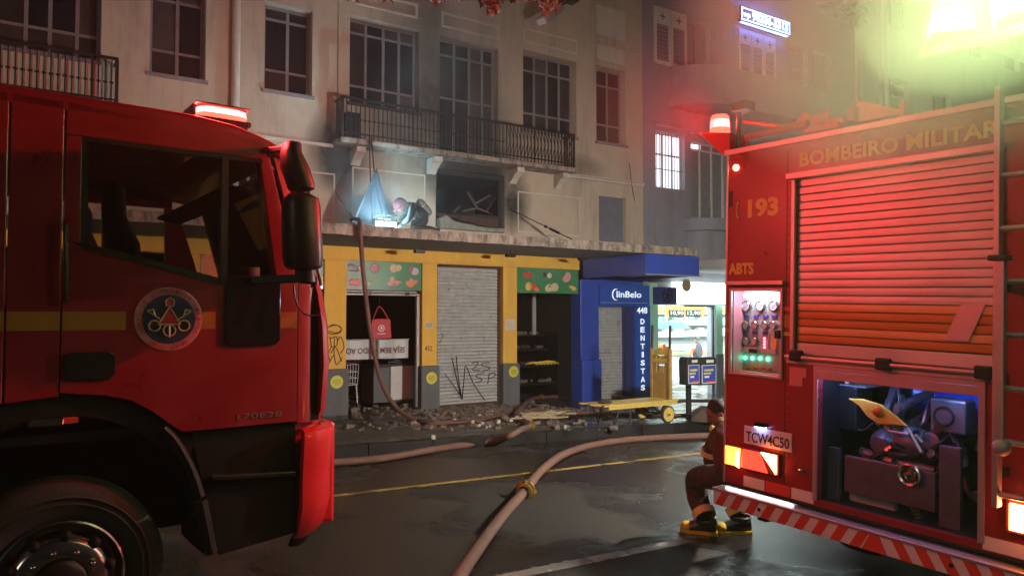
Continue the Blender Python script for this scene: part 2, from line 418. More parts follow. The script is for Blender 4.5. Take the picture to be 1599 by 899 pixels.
def window(par, x0, x1, z0, z1, cols, rows, y, fm='window_paint', fw=.055, pm='dark_glass', name='window', open_right=0):
    """frame with mullions (a part) and its panes (sub-parts); cols / rows are inner divisions"""
    b = MB(); b.box(x0, x0+fw, y, y+.07, z0, z1); b.box(x1-fw, x1, y, y+.07, z0, z1); b.box(x0+fw, x1-fw, y, y+.07, z0, z0+fw); b.box(x0+fw, x1-fw, y, y+.07, z1-fw, z1)
    for c in cols: b.box(c-fw/2, c+fw/2, y+.005, y+.065, z0+fw, z1-fw)
    xe = [x0+fw]+[v for c in cols for v in (c-fw/2, c+fw/2)]+[x1-fw]
    for r in rows:
        for i in range(0, len(xe), 2): b.box(xe[i], xe[i+1], y+.01, y+.06, r-fw*.4, r+fw*.4)
    f = b.build(name, fm, par)
    ze = [z0+fw]+[v for r in sorted(rows) for v in (r-fw*.4, r+fw*.4)]+[z1-fw]
    for i in range(0, len(xe), 2):
        for j in range(0, len(ze), 2):
            MB().box(xe[i], xe[i+1], y+.03, y+.04, ze[j], ze[j+1]).build('pane', pm if pm != 'dark_glass' else PRND.choice(('dark_glass', 'dark_glass', 'pane_dusty', 'pane_curtain')), f)
    return f
exec_parts = []
# ================================================================== SETTING
def ky(x): return 10.15-.05*x
def sheet(name, mt, x0, x1, y0, y1, off, nx=24, th=0):
    b = MB()
    for i in range(nx):
        a, c = x0+(x1-x0)*i/nx, x0+(x1-x0)*(i+1)/nx
        b.quad((a, y0, slope(a, off)), (c, y0, slope(c, off)), (c, y1, slope(c, off)), (a, y1, slope(a, off)))
    return b.build(name, mt, kind='structure', smooth=True)
sheet('road', 'asphalt', -60, 120, -40, 60, 0, 1)
b = MB(); b.quad(*[(x_, y_, slope(x_, .165)) for x_, y_ in ((-30, ky(-30)+.158), (60, ky(60)+.158), (60, 18.5), (-30, 18.5))]); b.build('pavement', 'pavement', kind='structure')
b = MB(); x = -12
while x < 30:                                           # kerb stones a metre long with open joints
    e = x+.992; j = random.uniform(-.008, .008)
    b.hexa([(x, ky(x)+j, slope(x, -.05)), (e, ky(e)+j, slope(e, -.05)), (e, ky(e)+.157, slope(e, -.05)), (x, ky(x)+.157, slope(x, -.05)),
            (x, ky(x)+.02+j, slope(x, .168)), (e, ky(e)+.02+j, slope(e, .168)), (e, ky(e)+.157, slope(e, .168)), (x, ky(x)+.157, slope(x, .168))]); x += 1
b.build('kerb', 'kerb_stone', kind='structure', bevel=.012)
sheet('yellow_line', 'line_yellow', -20, 40, 7.84, 7.94, .004, 1)
sheet('white_line', 'line_white', 2.2, 4.95, 4.70, 4.84, .004, 1)

# ================================================================== BURNT HOUSE
FY = 13.27
house = thing('town_house', 'cream plastered old house with a burnt window, soot streaks and a yellow painted shop front', 'building', (4.6, FY, 0))
k_ = 13.47/13.27
WIN = [(-1.2, .77, 5.94, 9.3, (-.23, .08, .44), (6.3,)), (1.47, 2.33, 5.9, 8.9, (1.88,), (6.28, 7.14)), (3.31, 4.17, 5.93, 7.52, (3.71,), (6.28, 7.2)),
       (4.89, 6.34, 5.95, 7.62, (5.2, 5.56, 5.89), (6.26, 7.28)), (6.8, 8.2, 5.16, 7.63, (7.12, 7.48, 7.79), (6.34, 7.22)),
       (8.84, 10.31, 5.98, 7.73, (9.12, 9.46, 9.8), (6.33, 7.27)), (10.9, 11.8, 5.98, 7.77, (11.21,), (6.37, 7.29)), (-3.9, -2.9, 5.9, 8.9, (-3.4,), (6.28,))]
BURN = (6.72, 8.36, 3.70, 4.90); DOOR = (10.96, 11.79, 3.64, 4.70)
wall('wall', 'cream_plaster', -16, 12.35, 3.24, 11.8, [w[:4] for w in WIN]+[BURN, DOOR, (.6, 1.6, 3.7, 4.6), (2.6, 3.6, 3.7, 4.6)], FY, .32, house)
for x0, x1, z0, z1, cols, rows in WIN:
    window(house, x0, x1, z0, z1, [c*k_ for c in cols], [(r-1.92)*k_+1.92 for r in rows], FY+.18)
    if z0 > 5.5: box('window_sill', 'burnt_wood' if 4 < x0 < 7 else 'window_paint', (x0-.04, x1+.04, FY-.05, FY-.003, z0-.06, z0), house)
for x0 in (.6, 2.6): window(house, x0, x0+1, 3.7, 4.6, [x0+.5], [], FY+.18)
box('soffit_return', 'cream_plaster', (12.02, 12.35, FY+.322, FY+5, 0, 11.8), house)
# burnt room behind the window
b = MB(); x0, x1, z0, z1 = BURN; Yb = FY+3
b.quad((x0-1, Yb, 3.3), (x1+1, Yb, 3.3), (x1+1, Yb, 5.05), (x0-1, Yb, 5.05)); b.quad((x0-1, FY+.33, 5.05), (x1+1, FY+.33, 5.05), (x1+1, Yb, 5.05), (x0-1, Yb, 5.05))
b.quad((x0-1, FY+.33, 3.3), (x1+1, FY+.33, 3.3), (x1+1, Yb, 3.3), (x0-1, Yb, 3.3))
for xx in (x0-1, x1+1): b.quad((xx, FY+.33, 3.3), (xx, Yb, 3.3), (xx, Yb, 5.05), (xx, FY+.33, 5.05))
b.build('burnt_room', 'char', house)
b = MB(); b.box(x0+.003, x0+.09, FY+.1, FY+.2, z0, z1-.003); b.box(x1-.09, x1-.003, FY+.1, FY+.2, z0, z1-.003); b.box(x0+.09, x1-.09, FY+.1, FY+.2, z1-.1, z1-.003)
b.box(x0+.09, x1-.09, FY+.08, FY+.2, 3.98, 4.03); fr = b.build('burnt_frame', 'char', house)
box('burnt_panel', 'burnt_wood', (x0+.09, x1-.09, FY+.11, FY+.16, 3.80, 3.978), house)
b = MB()
for (a, c) in (((730, 300), (745, 325)), ((745, 325), (722, 330)), ((745, 325), (770, 335)), ((742, 318), (765, 305)), ((700, 340), (718, 322)), ((780, 300), (760, 330))):
    b.bar(onY(*a, FY+.5), onY(*c, FY+.6), .035)
b.build('charred_lath', 'rubble', house)
b = MB(); b.v = []; pts = [(6.76, 3.66), (6.76, 3.86), (6.9, 3.93), (7.0, 3.86), (7.15, 3.80), (7.4, 3.78), (7.7, 3.76), (8.3, 3.75), (8.3, 3.66)]
b.prism(pts, lambda u, v, d: (u, d, v), FY-.12, FY+.05); b.build('fallen_sill', 'ash', house, bevel=.01)
# grey boarded opening on the right
box('boarded_opening', 'grey_door', (DOOR[0]+.003, DOOR[1]-.003, FY+.1, FY+.15, DOOR[2], DOOR[3]-.003), house)
# relief frames, mouldings, pipe
def relief(x0, x1, z0, z1, w=.05, pr=.025, fill=None):
    b = MB(); y = FY
    b.box(x0, x1, y-pr, y-.002, z1-w, z1); b.box(x0, x1, y-pr, y-.002, z0, z0+w); b.box(x0, x0+w, y-pr, y-.002, z0+w, z1-w); b.box(x1-w, x1, y-pr, y-.002, z0+w, z1-w)
    o = b.build('relief_frame', 'white_trim', house, bevel=.006)
    if fill: box('relief_panel', fill, (x0+w, x1-w, FY-.012, FY-.002, z0+w, z1-w), o)
relief(4.98, 6.3, 7.84, 8.14); relief(6.83, 8.22, 7.80, 8.12); relief(8.84, 10.33, 7.88, 8.22)
relief(10.9, 11.8, 8.5, 9.22, .02, .02, 'white_trim'); relief(10.9, 11.8, 7.9, 8.27, .02, .02, 'white_trim')
relief(8.69, 10.39, 3.7, 4.60, .03, .02); relief(4.95, 6.48, 3.7, 4.72, .03, .02); relief(4.0, 4.62, 3.7, 4.55, .03, .02)
b = MB(); b.box(9.99, 12.35, FY-.05, FY-.002, 5.03, 5.09); b.box(9.99, 12.35, FY-.08, FY-.002, 5.09, 5.12); b.box(-14, 4.58, FY-.05, FY-.002, 5.03, 5.09); b.build('string_course', 'white_trim', house, bevel=.008)
box('pilaster', 'cream_plaster', (4.655, 4.72, FY-.035, FY-.002, 5.16, 11.8), house)
b = MB(); b.tube([(2.81, FY-.07, 3.4), (2.81, FY-.07, 11)], .07, 10); b.build('downpipe', 'white_trim', house, smooth=True)
for xb in (5.0, 6.6, 8.55, 9.75):
    b = MB(); b.prism([(0, 0), (0, -.30), (-.05, -.31), (-.12, -.22), (-.28, -.12), (-.36, -.10), (-.36, 0)], lambda u, v, d: (d, FY+u-.002, 5.045+v), xb-.09, xb+.09); b.build('corbel', 'white_trim', house, bevel=.01)
# balconies
def balcony(x0, x1, fancy):
    s = MB(); s.box(x0-.04, x1+.04, 12.80, FY-.003, 5.06, 5.15); s.box(x0, x1, 12.84, FY-.003, 5.15, 5.17); sl_ = s.build('balcony_slab', 'stained_concrete', house, bevel=.012)
    y = 12.86; r_ = MB(); r_.box(x0, x1, y-.025, y+.025, 5.88, 5.92); r_.box(x0, x1, y-.012, y+.012, 5.24, 5.265)
    for xx in (x0+.012, x1-.012): r_.box(xx-.02, xx+.02, y+.026, FY-.003, 5.885, 5.915); r_.box(xx-.01, xx+.01, y+.026, FY-.003, 5.24, 5.26); r_.box(xx-.02, xx+.02, y-.02, y+.02, 5.17, 5.878)
    r_.build('railing', 'iron', sl_)
    bb = MB(); n = int((x1-x0)/.088)
    for i in range(1, n):
        xx = x0+(x1-x0)*i/n; th = .016 if i % 16 else .034; bb.box(xx-th/2, xx+th/2, y-.008, y+.008, 5.17, 5.878)
        if fancy and xx > 8.15:
            bb.bar((xx, y-.014, 5.28), (xx+.088, y-.014, 5.57), .012); bb.bar((xx+.088, y-.014, 5.57), (xx, y-.014, 5.86), .012)
        else: bb.box(xx-.028, xx+.028, y-.012, y+.012, 5.50, 5.53)
    for i in range(1, 5):
        yy = y+(FY-y)*i/5
        for xx in (x0+.012, x1-.012): bb.box(xx-.008, xx+.008, yy-.008, yy+.008, 5.17, 5.883)
    bb.build('balusters', 'iron', sl_, kind='stuff')
balcony(4.60, 9.93, True); balcony(-2.2, onY(185, 90, 12.86).x, False)
# concrete canopy with a broken, stained edge
b = MB(); xs = [-14+.1*i for i in range(261)]; rnd = random.Random(3)
ring = []
for x in xs:
    j = rnd.uniform(-.018, .018); q = rnd.uniform(-.014, .012)
    ring.append([(x, 11.2+j*.5, 3.195+rnd.uniform(-.008, .004)), (x, 11.2+j, 3.29), (x, 11.22+j, 3.365+q), (x, 12.2, 3.36), (x, FY-.003, 3.36), (x, FY-.003, 3.215), (x, 12.2, 3.205)])
for p in ring: b.v += [V(q) for q in p]
for i in range(len(ring)-1):
    for j in range(7): b.f.append((i*7+j, i*7+(j+1) % 7, (i+1)*7+(j+1) % 7, (i+1)*7+j))
b.f += [tuple(range(7)), tuple(range((len(ring)-1)*7, len(ring)*7))]
canopy = b.build('canopy', 'stained_concrete', house)
canopy.data.materials.append(MATS['soffit'])
for p in canopy.data.polygons:
    if p.normal.z < -.7: p.material_index = 1
for px, py in ((655, 384), (797, 391), (910, 397)):
    q = hit(px, py, (0, 0, 3.2), V((0, 0, 1))); b = MB(); b.cyl((q.x, q.y, 3.2), (q.x, q.y, 3.13), .012, n=6); b.box(q.x-.10, q.x+.10, q.y-.05, q.y+.05, 3.07, 3.13); b.build('soffit_lamp', 'black_plastic', canopy, bevel=.01)
def rod(p, q, par):
    p, q = V(p), V(q); b = MB(); b.cyl(p, q, .010, n=6); m_ = p.lerp(q, .62); d = (q-p).normalized()
    b.cyl(m_-d*.12, m_+d*.12, .026, n=8); b.cyl(p.lerp(q, .5)-d*.03, p.lerp(q, .5)+d*.03, .028, n=8); b.build('tie_rod', 'iron', par)
rod(onY(795, 326, FY), (9.5, 12.0, 3.37), house); rod(onY(525, 302, FY), (4.75, 12.2, 3.37), house); b = MB(); b.tube([onY(983, 255, FY-.03), onY(986, 285, FY-.05), onY(991, 314, FY-.03)], .008, 5, smooth=4); b.build('loose_wire', 'iron', house)
# ---- shop front of the house
wall('shop_lintel', 'yellow_paint', -14, 10.40, 2.955, 3.205, [], FY+.02, .3, house)
for i, (x0, x1, zt) in enumerate(((-2.2, -1.8, .93), (1.9, 2.3, .93), (4.44, 4.865, .92), (6.43, 6.765, .91), (8.33, 8.685, .885))):
    box('pillar', 'yellow_paint', (x0, x1, FY, FY+.34, zt, 2.952), house, bevel=.012)
    box('pillar_base', 'grey_dado', (x0-.035, x1+.035, FY-.06, FY+.36, slope(x0, .15), zt), house, bevel=.015)
    if i > 1:
        px, py = ((526, 596), (674, 590), (802, 580))[i-2]; c = onY(px, py, FY-.064)
        b = MB(); b.lathe(c, (0, -1, 0), [(0, .003), (.115, .003), (.12, 0)], 24); st = b.build('round_sticker', 'sticker', house)
        for dz, w_ in ((.035, .13), (.008, .16), (-.02, .14), (-.05, .09)):
            text('~~~~~~' if False else 'mmmmm', 'ink', st, c+V((-w_/2, -.004, dz-.009)), (1, 0, 0), (0, 0, 1), w_, .016, name='small_print', ext=.001)
# shop interior
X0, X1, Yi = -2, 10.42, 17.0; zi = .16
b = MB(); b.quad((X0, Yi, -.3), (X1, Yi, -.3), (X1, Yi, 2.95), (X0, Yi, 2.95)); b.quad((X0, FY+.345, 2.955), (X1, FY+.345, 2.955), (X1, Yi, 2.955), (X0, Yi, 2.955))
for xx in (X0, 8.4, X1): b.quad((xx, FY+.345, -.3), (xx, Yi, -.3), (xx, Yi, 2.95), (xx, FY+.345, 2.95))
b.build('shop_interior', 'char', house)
# roller shutter, closed
def corrug(x0, x1, z0, z1, y, pitch, amp, mt, par, name='slats'):
    b = MB(); n = int((z1-z0)/pitch*6); prof = []
    for i in range(n+1):
        z = z0+(z1-z0)*i/n; ph = (z-z0)/pitch % 1; prof.append((y-amp*(.5+.5*math.cos(2*math.pi*ph))**.7, z))
    b.v = [V((x, p[0], p[1])) for p in prof for x in (x0, x1)]+[V((x, y+.02, z)) for z in (z0, z1) for x in (x0, x1)]
    b.f = [(2*i, 2*i+1, 2*i+3, 2*i+2) for i in range(n)]; k = 2*(n+1); b.f.append((k, k+2, k+3, k+1))
    return b.build(name, mt, par, smooth=True, kind='stuff')
sh = MB(); sh.box(6.768, 6.83, FY+.12, FY+.2, .02, 2.95); sh.box(8.26, 8.327, FY+.12, FY+.2, 0, 2.95); sh.box(6.83, 8.26, FY+.1, FY+.19, .03, .10); sh.box(6.83, 8.26, FY+.08, FY+.2, 2.90, 2.95)
shut = sh.build('roller_shutter', 'burnt_wood', house); corrug(6.83, 8.26, .10, 2.90, FY+.15, .072, .028, 'shutter_steel', shut)
def strokes(lines, conv, r, name, par, mt='ink'):
    b = MB()
    for l in lines: b.tube([conv(*p) for p in l], r, 5, smooth=3)
    return b.build(name, mt, par)
c6 = lambda u, v: onY(490+u/3.1, 390+v/3.1, FY+.117)
strokes([[(668, 520), (695, 640), (715, 722)], [(690, 515), (700, 620), (716, 715)], [(635, 600), (680, 660), (722, 722)], [(718, 722), (728, 620), (736, 560), (775, 650), (830, 728)],
         [(765, 548), (790, 542), (792, 556), (766, 580), (802, 582)], [(850, 545), (818, 548), (816, 562), (846, 566), (850, 578), (818, 584)],
         [(826, 596), (792, 602), (788, 615), (812, 622), (808, 636), (782, 641)], [(842, 648), (850, 598)], [(848, 598), (876, 596), (874, 612), (848, 622)]], c6, .010, 'graffiti', shut)
p6 = lambda u, v: onY(490+u/3.1, 390+v/3.1, FY-.006)
strokes([[(66, 378), (90, 362), (128, 372), (130, 396), (95, 408), (68, 398), (66, 378)], [(72, 372), (110, 364), (134, 384), (110, 402), (74, 392)], [(78, 420), (84, 470), (70, 500), (80, 540)], [(78, 430), (110, 420), (112, 460), (86, 470)],
         [(100, 425), (98, 500), (104, 545)], [(115, 440), (130, 420), (146, 470), (128, 500)], [(82, 500), (104, 470), (120, 500), (134, 540)], [(76, 548), (96, 510), (110, 556), (138, 520)]], p6, .009, 'graffiti', house)
text('452', 'ink', house, onY(663, 548, FY-.004), (1, 0, 0), (0, 0, 1), .165, .10, name='house_number')
pl = onY(664, 512, FY); box('number_plate', 'paper', (pl.x, pl.x+.17, FY-.010, FY-.002, pl.z, pl.z+.11), house); text('1277', 'ink', house, (pl.x+.015, FY-.011, pl.z+.02), (1, 0, 0), (0, 0, 1), .14, .07, name='plate_digits')
for i in range(2):
    pp = onY(788, 516-9*i, FY); box('paper_notice', 'paper', (pp.x+.01*i, pp.x+.27, FY-.006, FY-.002, pp.z+.01, pp.z+.12), house)
# green signs printed with fruit and vegetables
def fruit_sign(x0, x1, z0, z1, label, items):
    t = thing('shop_sign', label, 'sign', ((x0+x1)/2, FY+.04, z0)); box('sign_board', 'green_sign', (x0, x1, FY+.045, FY+.075, z0, z1), t)
    bb = {}
    for (u, v, w_, h_, mt, rot) in items:
        c = V((x0+(x1-x0)*u, FY+.043, z0+(z1-z0)*v)); M_ = Matrix.Rotation(rot, 3, 'Y')
        MB().sphere(c, (w_*(x1-x0), .006, h_*(z1-z0)), 16, 8, M_).build('printed_fruit', mt, t, smooth=True)
fruit_sign(4.868, 6.427, 2.40, 2.95, 'green sign over the left shop opening, printed with vegetables and roots', [
    (.07, .76, .05, .13, 'f_dark', .2), (.13, .70, .03, .09, 'f_dark', .4), (.185, .74, .035, .09, 'f_orange', 0), (.37, .76, .065, .17, 'f_wine', 0), (.37, .86, .04, .05, 'f_pink', 0), (.62, .78, .055, .15, 'f_cream', .2), (.68, .80, .05, .12, 'f_cream', -.3),
    (.62, .74, .03, .04, 'f_pink', .3), (.86, .76, .028, .14, 'f_wine', .2), (.91, .70, .055, .14, 'f_lilac', 0), (.08, .25, .045, .12, 'f_red', 0), (.14, .25, .045, .12, 'f_red', .4), (.10, .37, .03, .03, 'f_leaf', 0),
    (.34, .30, .085, .022, 'f_leaf', -.55), (.29, .22, .02, .05, 'f_cream', -.5), (.30, .38, .03, .02, 'f_leaf', .5), (.62, .26, .09, .10, 'f_pink', -.15), (.62, .23, .06, .06, 'f_red', -.1), (.60, .40, .035, .08, 'f_cream', -.8), (.69, .32, .05, .03, 'f_pink', .3), (.84, .24, .06, .11, 'f_orange', .4), (.90, .29, .055, .08, 'f_orange', -.5), (.86, .38, .03, .06, 'f_pink', .2)])
fruit_sign(8.688, 10.388, 2.40, 2.95, 'green sign over the right shop opening, printed with tomatoes, melon and cut fruit', [
    (.13, .72, .03, .09, 'f_red', .3), (.17, .68, .038, .12, 'f_red', 0), (.215, .72, .035, .11, 'f_red', .2), (.19, .82, .02, .02, 'f_leaf', 0), (.19, .26, .05, .17, 'f_yellow', .25), (.205, .26, .02, .16, 'f_leaf', .2), (.27, .26, .045, .15, 'f_red', -.2), (.31, .16, .05, .09, 'f_orange', .3),
    (.44, .74, .03, .10, 'f_dark', .1), (.52, .72, .038, .11, 'f_cream', -.2), (.52, .72, .015, .05, 'f_yellow', 0), (.51, .22, .065, .15, 'f_cream', -.35), (.52, .26, .035, .10, 'f_wine', -.35), (.61, .26, .06, .17, 'f_cream', .3), (.61, .22, .04, .09, 'f_yellow', .2), (.54, .12, .06, .04, 'f_cream', 0),
    (.80, .62, .07, .14, 'f_pink', -.3), (.82, .72, .05, .17, 'f_pink', .1), (.82, .71, .028, .11, 'f_wine', .1), (.90, .26, .06, .07, 'f_yellow', .2), (.93, .18, .04, .05, 'f_yellow', -.3)])
fruit_sign(2.31, 4.43, 2.40, 2.95, 'green sign beside the graffiti pillar, mostly hidden by the left truck', [(.96, .3, .035, .2, 'f_yellow', .3), (.9, .7, .04, .12, 'f_red', 0), (.7, .6, .05, .15, 'f_cream', 0), (.5, .4, .05, .15, 'f_red', 0), (.3, .6, .05, .15, 'f_orange', 0)])
# half rolled shutter over the left opening
b = MB(); b.box(4.875, 6.42, FY+.1, FY+.14, 2.30, 2.335); b.box(4.875, 6.36, FY+.1, FY+.13, 2.355, 2.385); b.box(6.36, 6.425, FY+.1, FY+.16, .1, 2.29); hs = b.build('raised_shutter', 'alu', house, bevel=.004)
for xx in (5.3, 6.1): box('shutter_clip', 'black_plastic', (xx, xx+.09, FY+.085, FY+.098, 2.31, 2.37), hs)
# banner hung upside down
t = thing('banner', 'pale grey welcome banner hanging upside down across the left shop opening', 'banner', (5.5, FY+.2, 1.07)); b = MB(); n = 20
for i in range(n):
    xa, xb = 4.90+1.32*i/n, 4.90+1.32*(i+1)/n; ya, yb = (FY+.2+.012*math.sin(i*.9), FY+.2+.012*math.sin((i+1)*.9))
    b.hexa([(xa, ya, 1.07), (xb, yb, 1.07), (xb, yb+.004, 1.07), (xa, ya+.004, 1.07), (xa, ya, 1.44), (xb, yb, 1.44), (xb, yb+.004, 1.44), (xa, ya+.004, 1.44)])
b.build('banner_cloth', 'banner_grey', t, smooth=True); b = MB(); b.tube([(4.88, FY+.19, 1.45), (6.24, FY+.19, 1.44)], .012, 6); b.build('banner_rail', 'alu', t)
text('SEJA BEM VINDO AO', 'maroon_letters', t, (6.14, FY+.183, 1.325), (-1, 0, 0), (0, 0, -1), 1.21, .15, bold=.02)
# checkout counter
y0 = 13.9; c = onY(610, 628, y0); e = onY(650, 575, y0); t = thing('checkout_counter', 'white checkout counter standing inside the left shop opening', 'counter', (c.x, y0, .1))
box('front_panel', 'appliance_white', (c.x, e.x-.05, y0, y0+.04, .2, .88), t, bevel=.01); box('counter_side', 'ochre', (e.x-.048, e.x+.06, y0+.002, y0+.7, .16, .88), t); box('counter_body', 'grey_dado', (c.x-.35, e.x-.05, y0+.045, y0+.7, .16, .87), t, bevel=.01)
box('counter_top', 'black_plastic', (c.x-.4, e.x+.08, y0-.03, y0+.75, .885, .93), t, bevel=.01)
s_ = thing('weighing_scale', 'dark weighing scale with a pale shiny plate on the checkout counter', 'scale', (c.x+.1, y0+.1, .93)); box('scale_body', 'black_plastic', (c.x-.05, c.x+.42, y0+.05, y0+.4, .93, 1.0), s_, bevel=.015); MB().sphere((c.x+.17, y0+.2, 1.005), (.17, .13, .022)).build('scale_plate', 'chrome', s_, smooth=True)
# red carrier bag hanging
Yb = 13.75; p = onY(578, 530, Yb); q = onY(610, 498, Yb); t = thing('carrier_bag', 'red carrier bag with a round emblem hanging in the left shop opening', 'bag', ((p.x+q.x)/2, Yb, p.z))
w_, h_ = q.x-p.x, q.z-p.z; b = MB(); b.prism([(0, 0), (w_, .02), (w_*.94, h_), (w_*.5, h_*1.02), (w_*.04, h_*.98)], lambda u, v, d: (p.x+u, Yb+d, p.z+v), -.05, .05); b.build('bag_body', 'bag_red', t, bevel=.012)
b = MB(); b.tube([(p.x+.06, Yb, p.z+h_), (p.x+w_*.45, Yb, p.z+h_+.25), (p.x+w_-.05, Yb, p.z+h_)], .012, 6, smooth=5); b.build('bag_handle', 'bag_red', t)
b = MB(); b.lathe((p.x+w_*.5, Yb-.052, p.z+h_*.55), (0, -1, 0), [(.05, 0), (.06, .002), (.068, 0)], 20); b.box(p.x+w_*.5-.02, p.x+w_*.5+.02, Yb-.055, Yb-.052, p.z+h_*.5, p.z+h_*.62); b.box(p.x+w_*.3, p.x+w_*.7, Yb-.054, Yb-.0515, p.z+h_*.26, p.z+h_*.30); b.build('bag_emblem', 'white_letters', t)
b = MB(); b.tube([(p.x+w_*.45, Yb, p.z+h_+.24), (p.x+w_*.45, Yb+.02, 2.9)], .006, 5); b.build('hanging_cord', 'iron', t)
# wire shopping cart
t = thing('shopping_cart', 'dark wire shopping cart standing just inside the left shop opening', 'cart', (5.2, 13.9, .1)); cx, cy = 5.16, 13.9; b = MB()
for i in range(8):
    x = cx-.2+.4*i/7; b.bar((x, cy, .95), (x*.9+cx*.1, cy+.02, .55), .012)
for z in (.55, .68, .8, .95):
    w2 = .18+.02*(z-.55)/.4; b.bar((cx-w2, cy, z), (cx+w2, cy, z), .012); b.bar((cx-w2, cy+.6, z), (cx+w2, cy+.6, z), .012); b.bar((cx-w2, cy, z), (cx-w2, cy+.6, z), .012); b.bar((cx+w2, cy, z), (cx+w2, cy+.6, z), .012)
b.build('basket', 'alu', t); b = MB(); b.bar((cx-.2, cy-.08, 1.02), (cx+.2, cy-.08, 1.02), .03); b.build('handle', 'bag_red', t); b = MB()
for sx in (-.17, .17): b.bar((cx+sx, cy+.05, .55), (cx+sx, cy-.02, .2), .022); b.bar((cx+sx, cy-.02, .2), (cx+sx, cy+.55, .2), .022)
b.build('undercarriage', 'alu', t)
for sx in (-.17, .17):
    for sy in (0, .55): MB().cyl((cx+sx-.012, cy+sy, .14), (cx+sx+.012, cy+sy, .14), .06, n=12).build('wheel', 'rubber', t)
# produce stand in the right opening
t = thing('produce_stand', 'dark produce stand with tiers of dark goods in the right shop opening', 'shelf', (9.5, 14.2, 0)); rnd = random.Random(11)
for i, z in enumerate((.35, .75, 1.12, 1.45)):
    box('shelf', 'matte_black', (8.75, 10.3, 14.0+.18*i, 14.35+.18*i, z-.04, z), t); b = MB()
    for k in range(26):
        x = rnd.uniform(8.8, 10.25); b.sphere((x, 14.08+.18*i+rnd.uniform(0, .2), z+.04), (rnd.uniform(.03, .08), .05, rnd.uniform(.03, .06)), 7, 5)
    b.build('dark_goods', ('rubble', 'burnt_wood', 'pump_metal', 'rubble')[i], t, smooth=True, kind='stuff')  # dark lumps along each tier
b = MB()
for k in range(7):
    x = 9.55+k*.1; b.tube([(x-.2, 13.96, .80+.01*k), (x, 13.94, .84), (x+.16, 13.97, .78)], .018, 6)
b.build('yellow_bunches', 'pump_yellow', t, kind='stuff')
for xx in (8.74, 10.31): box('upright', 'matte_black', (xx, xx+.03, 14.0, 14.9, .05, 1.5), t)
b = MB(); b.box(10.0, 10.1, 14.6, 14.64, 1.45, 2.6); b.build('hanging_strip', 'panel_grey', t)
# ================================================================== DENTAL CLINIC (right end of the house)
def gz(x): return slope(x, .15)
box('clinic_pilaster', 'blue_paint', (10.405, 10.94, FY-.01, FY+.36, .9, 2.74), house, bevel=.01); box('clinic_pilaster_base', 'blue_paint', (10.405, 10.97, FY-.07, FY+.36, gz(10.4)-.03, .9), house, bevel=.02)
box('clinic_lintel', 'blue_paint', (10.942, 12.515, FY+.03, FY+.33, 2.12, 2.95), house); box('clinic_reveal', 'navy', (11.935, 12.03, FY+.02, FY+.6, gz(12), 2.12), house)
cs = MB(); cs.box(10.975, 11.01, FY+.25, FY+.32, gz(11), 2.12); cs.box(11.90, 11.93, FY+.25, FY+.32, gz(12), 2.12); csh = cs.build('clinic_shutter', 'navy', house); corrug(11.01, 11.90, gz(11.9), 2.12, FY+.30, .075, .022, 'shutter_steel', csh)
t = thing('clinic_sign', 'dark blue clinic name board with white lettering and a crescent over the steel shutter', 'sign', (11.7, FY, 2.15)); box('sign_board', 'blue_sign', (10.95, 12.515, FY-.03, FY+.026, 2.16, 2.63), t, bevel=.004)
ln = FY-.032; b = MB(); b.tube([(11.45+.115*math.cos(a), ln, 2.40+.13*math.sin(a)) for a in [R(70+12*i) for i in range(19)]], lambda q: .004+.012*math.sin(math.pi*q), 6); b.build('crescent', 'lit_letters', t)
text('linBelo', 'lit_letters', t, (11.46, ln, 2.335), (1, 0, 0), (0, 0, 1), .78, .15, bold=.012); b = MB(); b.box(10.97, 12.45, ln-.003, ln, 2.205, 2.213); b.build('sign_underline', 'white_letters', t)
t = thing('dentist_sign', 'tall blue sign panel reading dentistas downwards below the house number 448', 'sign', (12.25, FY, 0)); box('sign_panel', 'blue_sign', (12.032, 12.515, FY-.05, FY+.02, gz(12.3)-.02, 2.157), t, bevel=.004)
text('448', 'lit_letters', t, (12.08, FY-.053, 1.955), (1, 0, 0), (0, 0, 1), .33, .15, bold=.01)
for i, ch in enumerate('DENTISTAS'):
    z = 1.70-.198*i; text(ch, 'lit_letters', t, (12.19 if ch != 'I' else 12.225, FY-.053, z), (1, 0, 0), (0, 0, 1), .13 if ch != 'I' else .06, .13, bold=.03)
t = thing('clinic_awning', 'navy blue box awning projecting over the dental clinic entrance', 'awning', (11.2, 11.2, 2.75)); b = MB(); b.box(10.42, 11.96, 11.12, 11.15, 2.75, 3.17); b.box(10.42, 10.45, 11.152, FY-.08, 2.75, 3.17); b.box(11.93, 11.96, 11.152, FY-.08, 2.75, 3.17); b.build('fascia', 'blue_paint', t, bevel=.006)
box('awning_ceiling', 'panel_grey', (10.452, 11.928, 11.152, FY-.08, 2.82, 2.86), t); b = MB(); b.box(10.40, 11.98, 11.10, 11.118, 2.735, 2.765); b.build('awning_trim', 'alu', t)
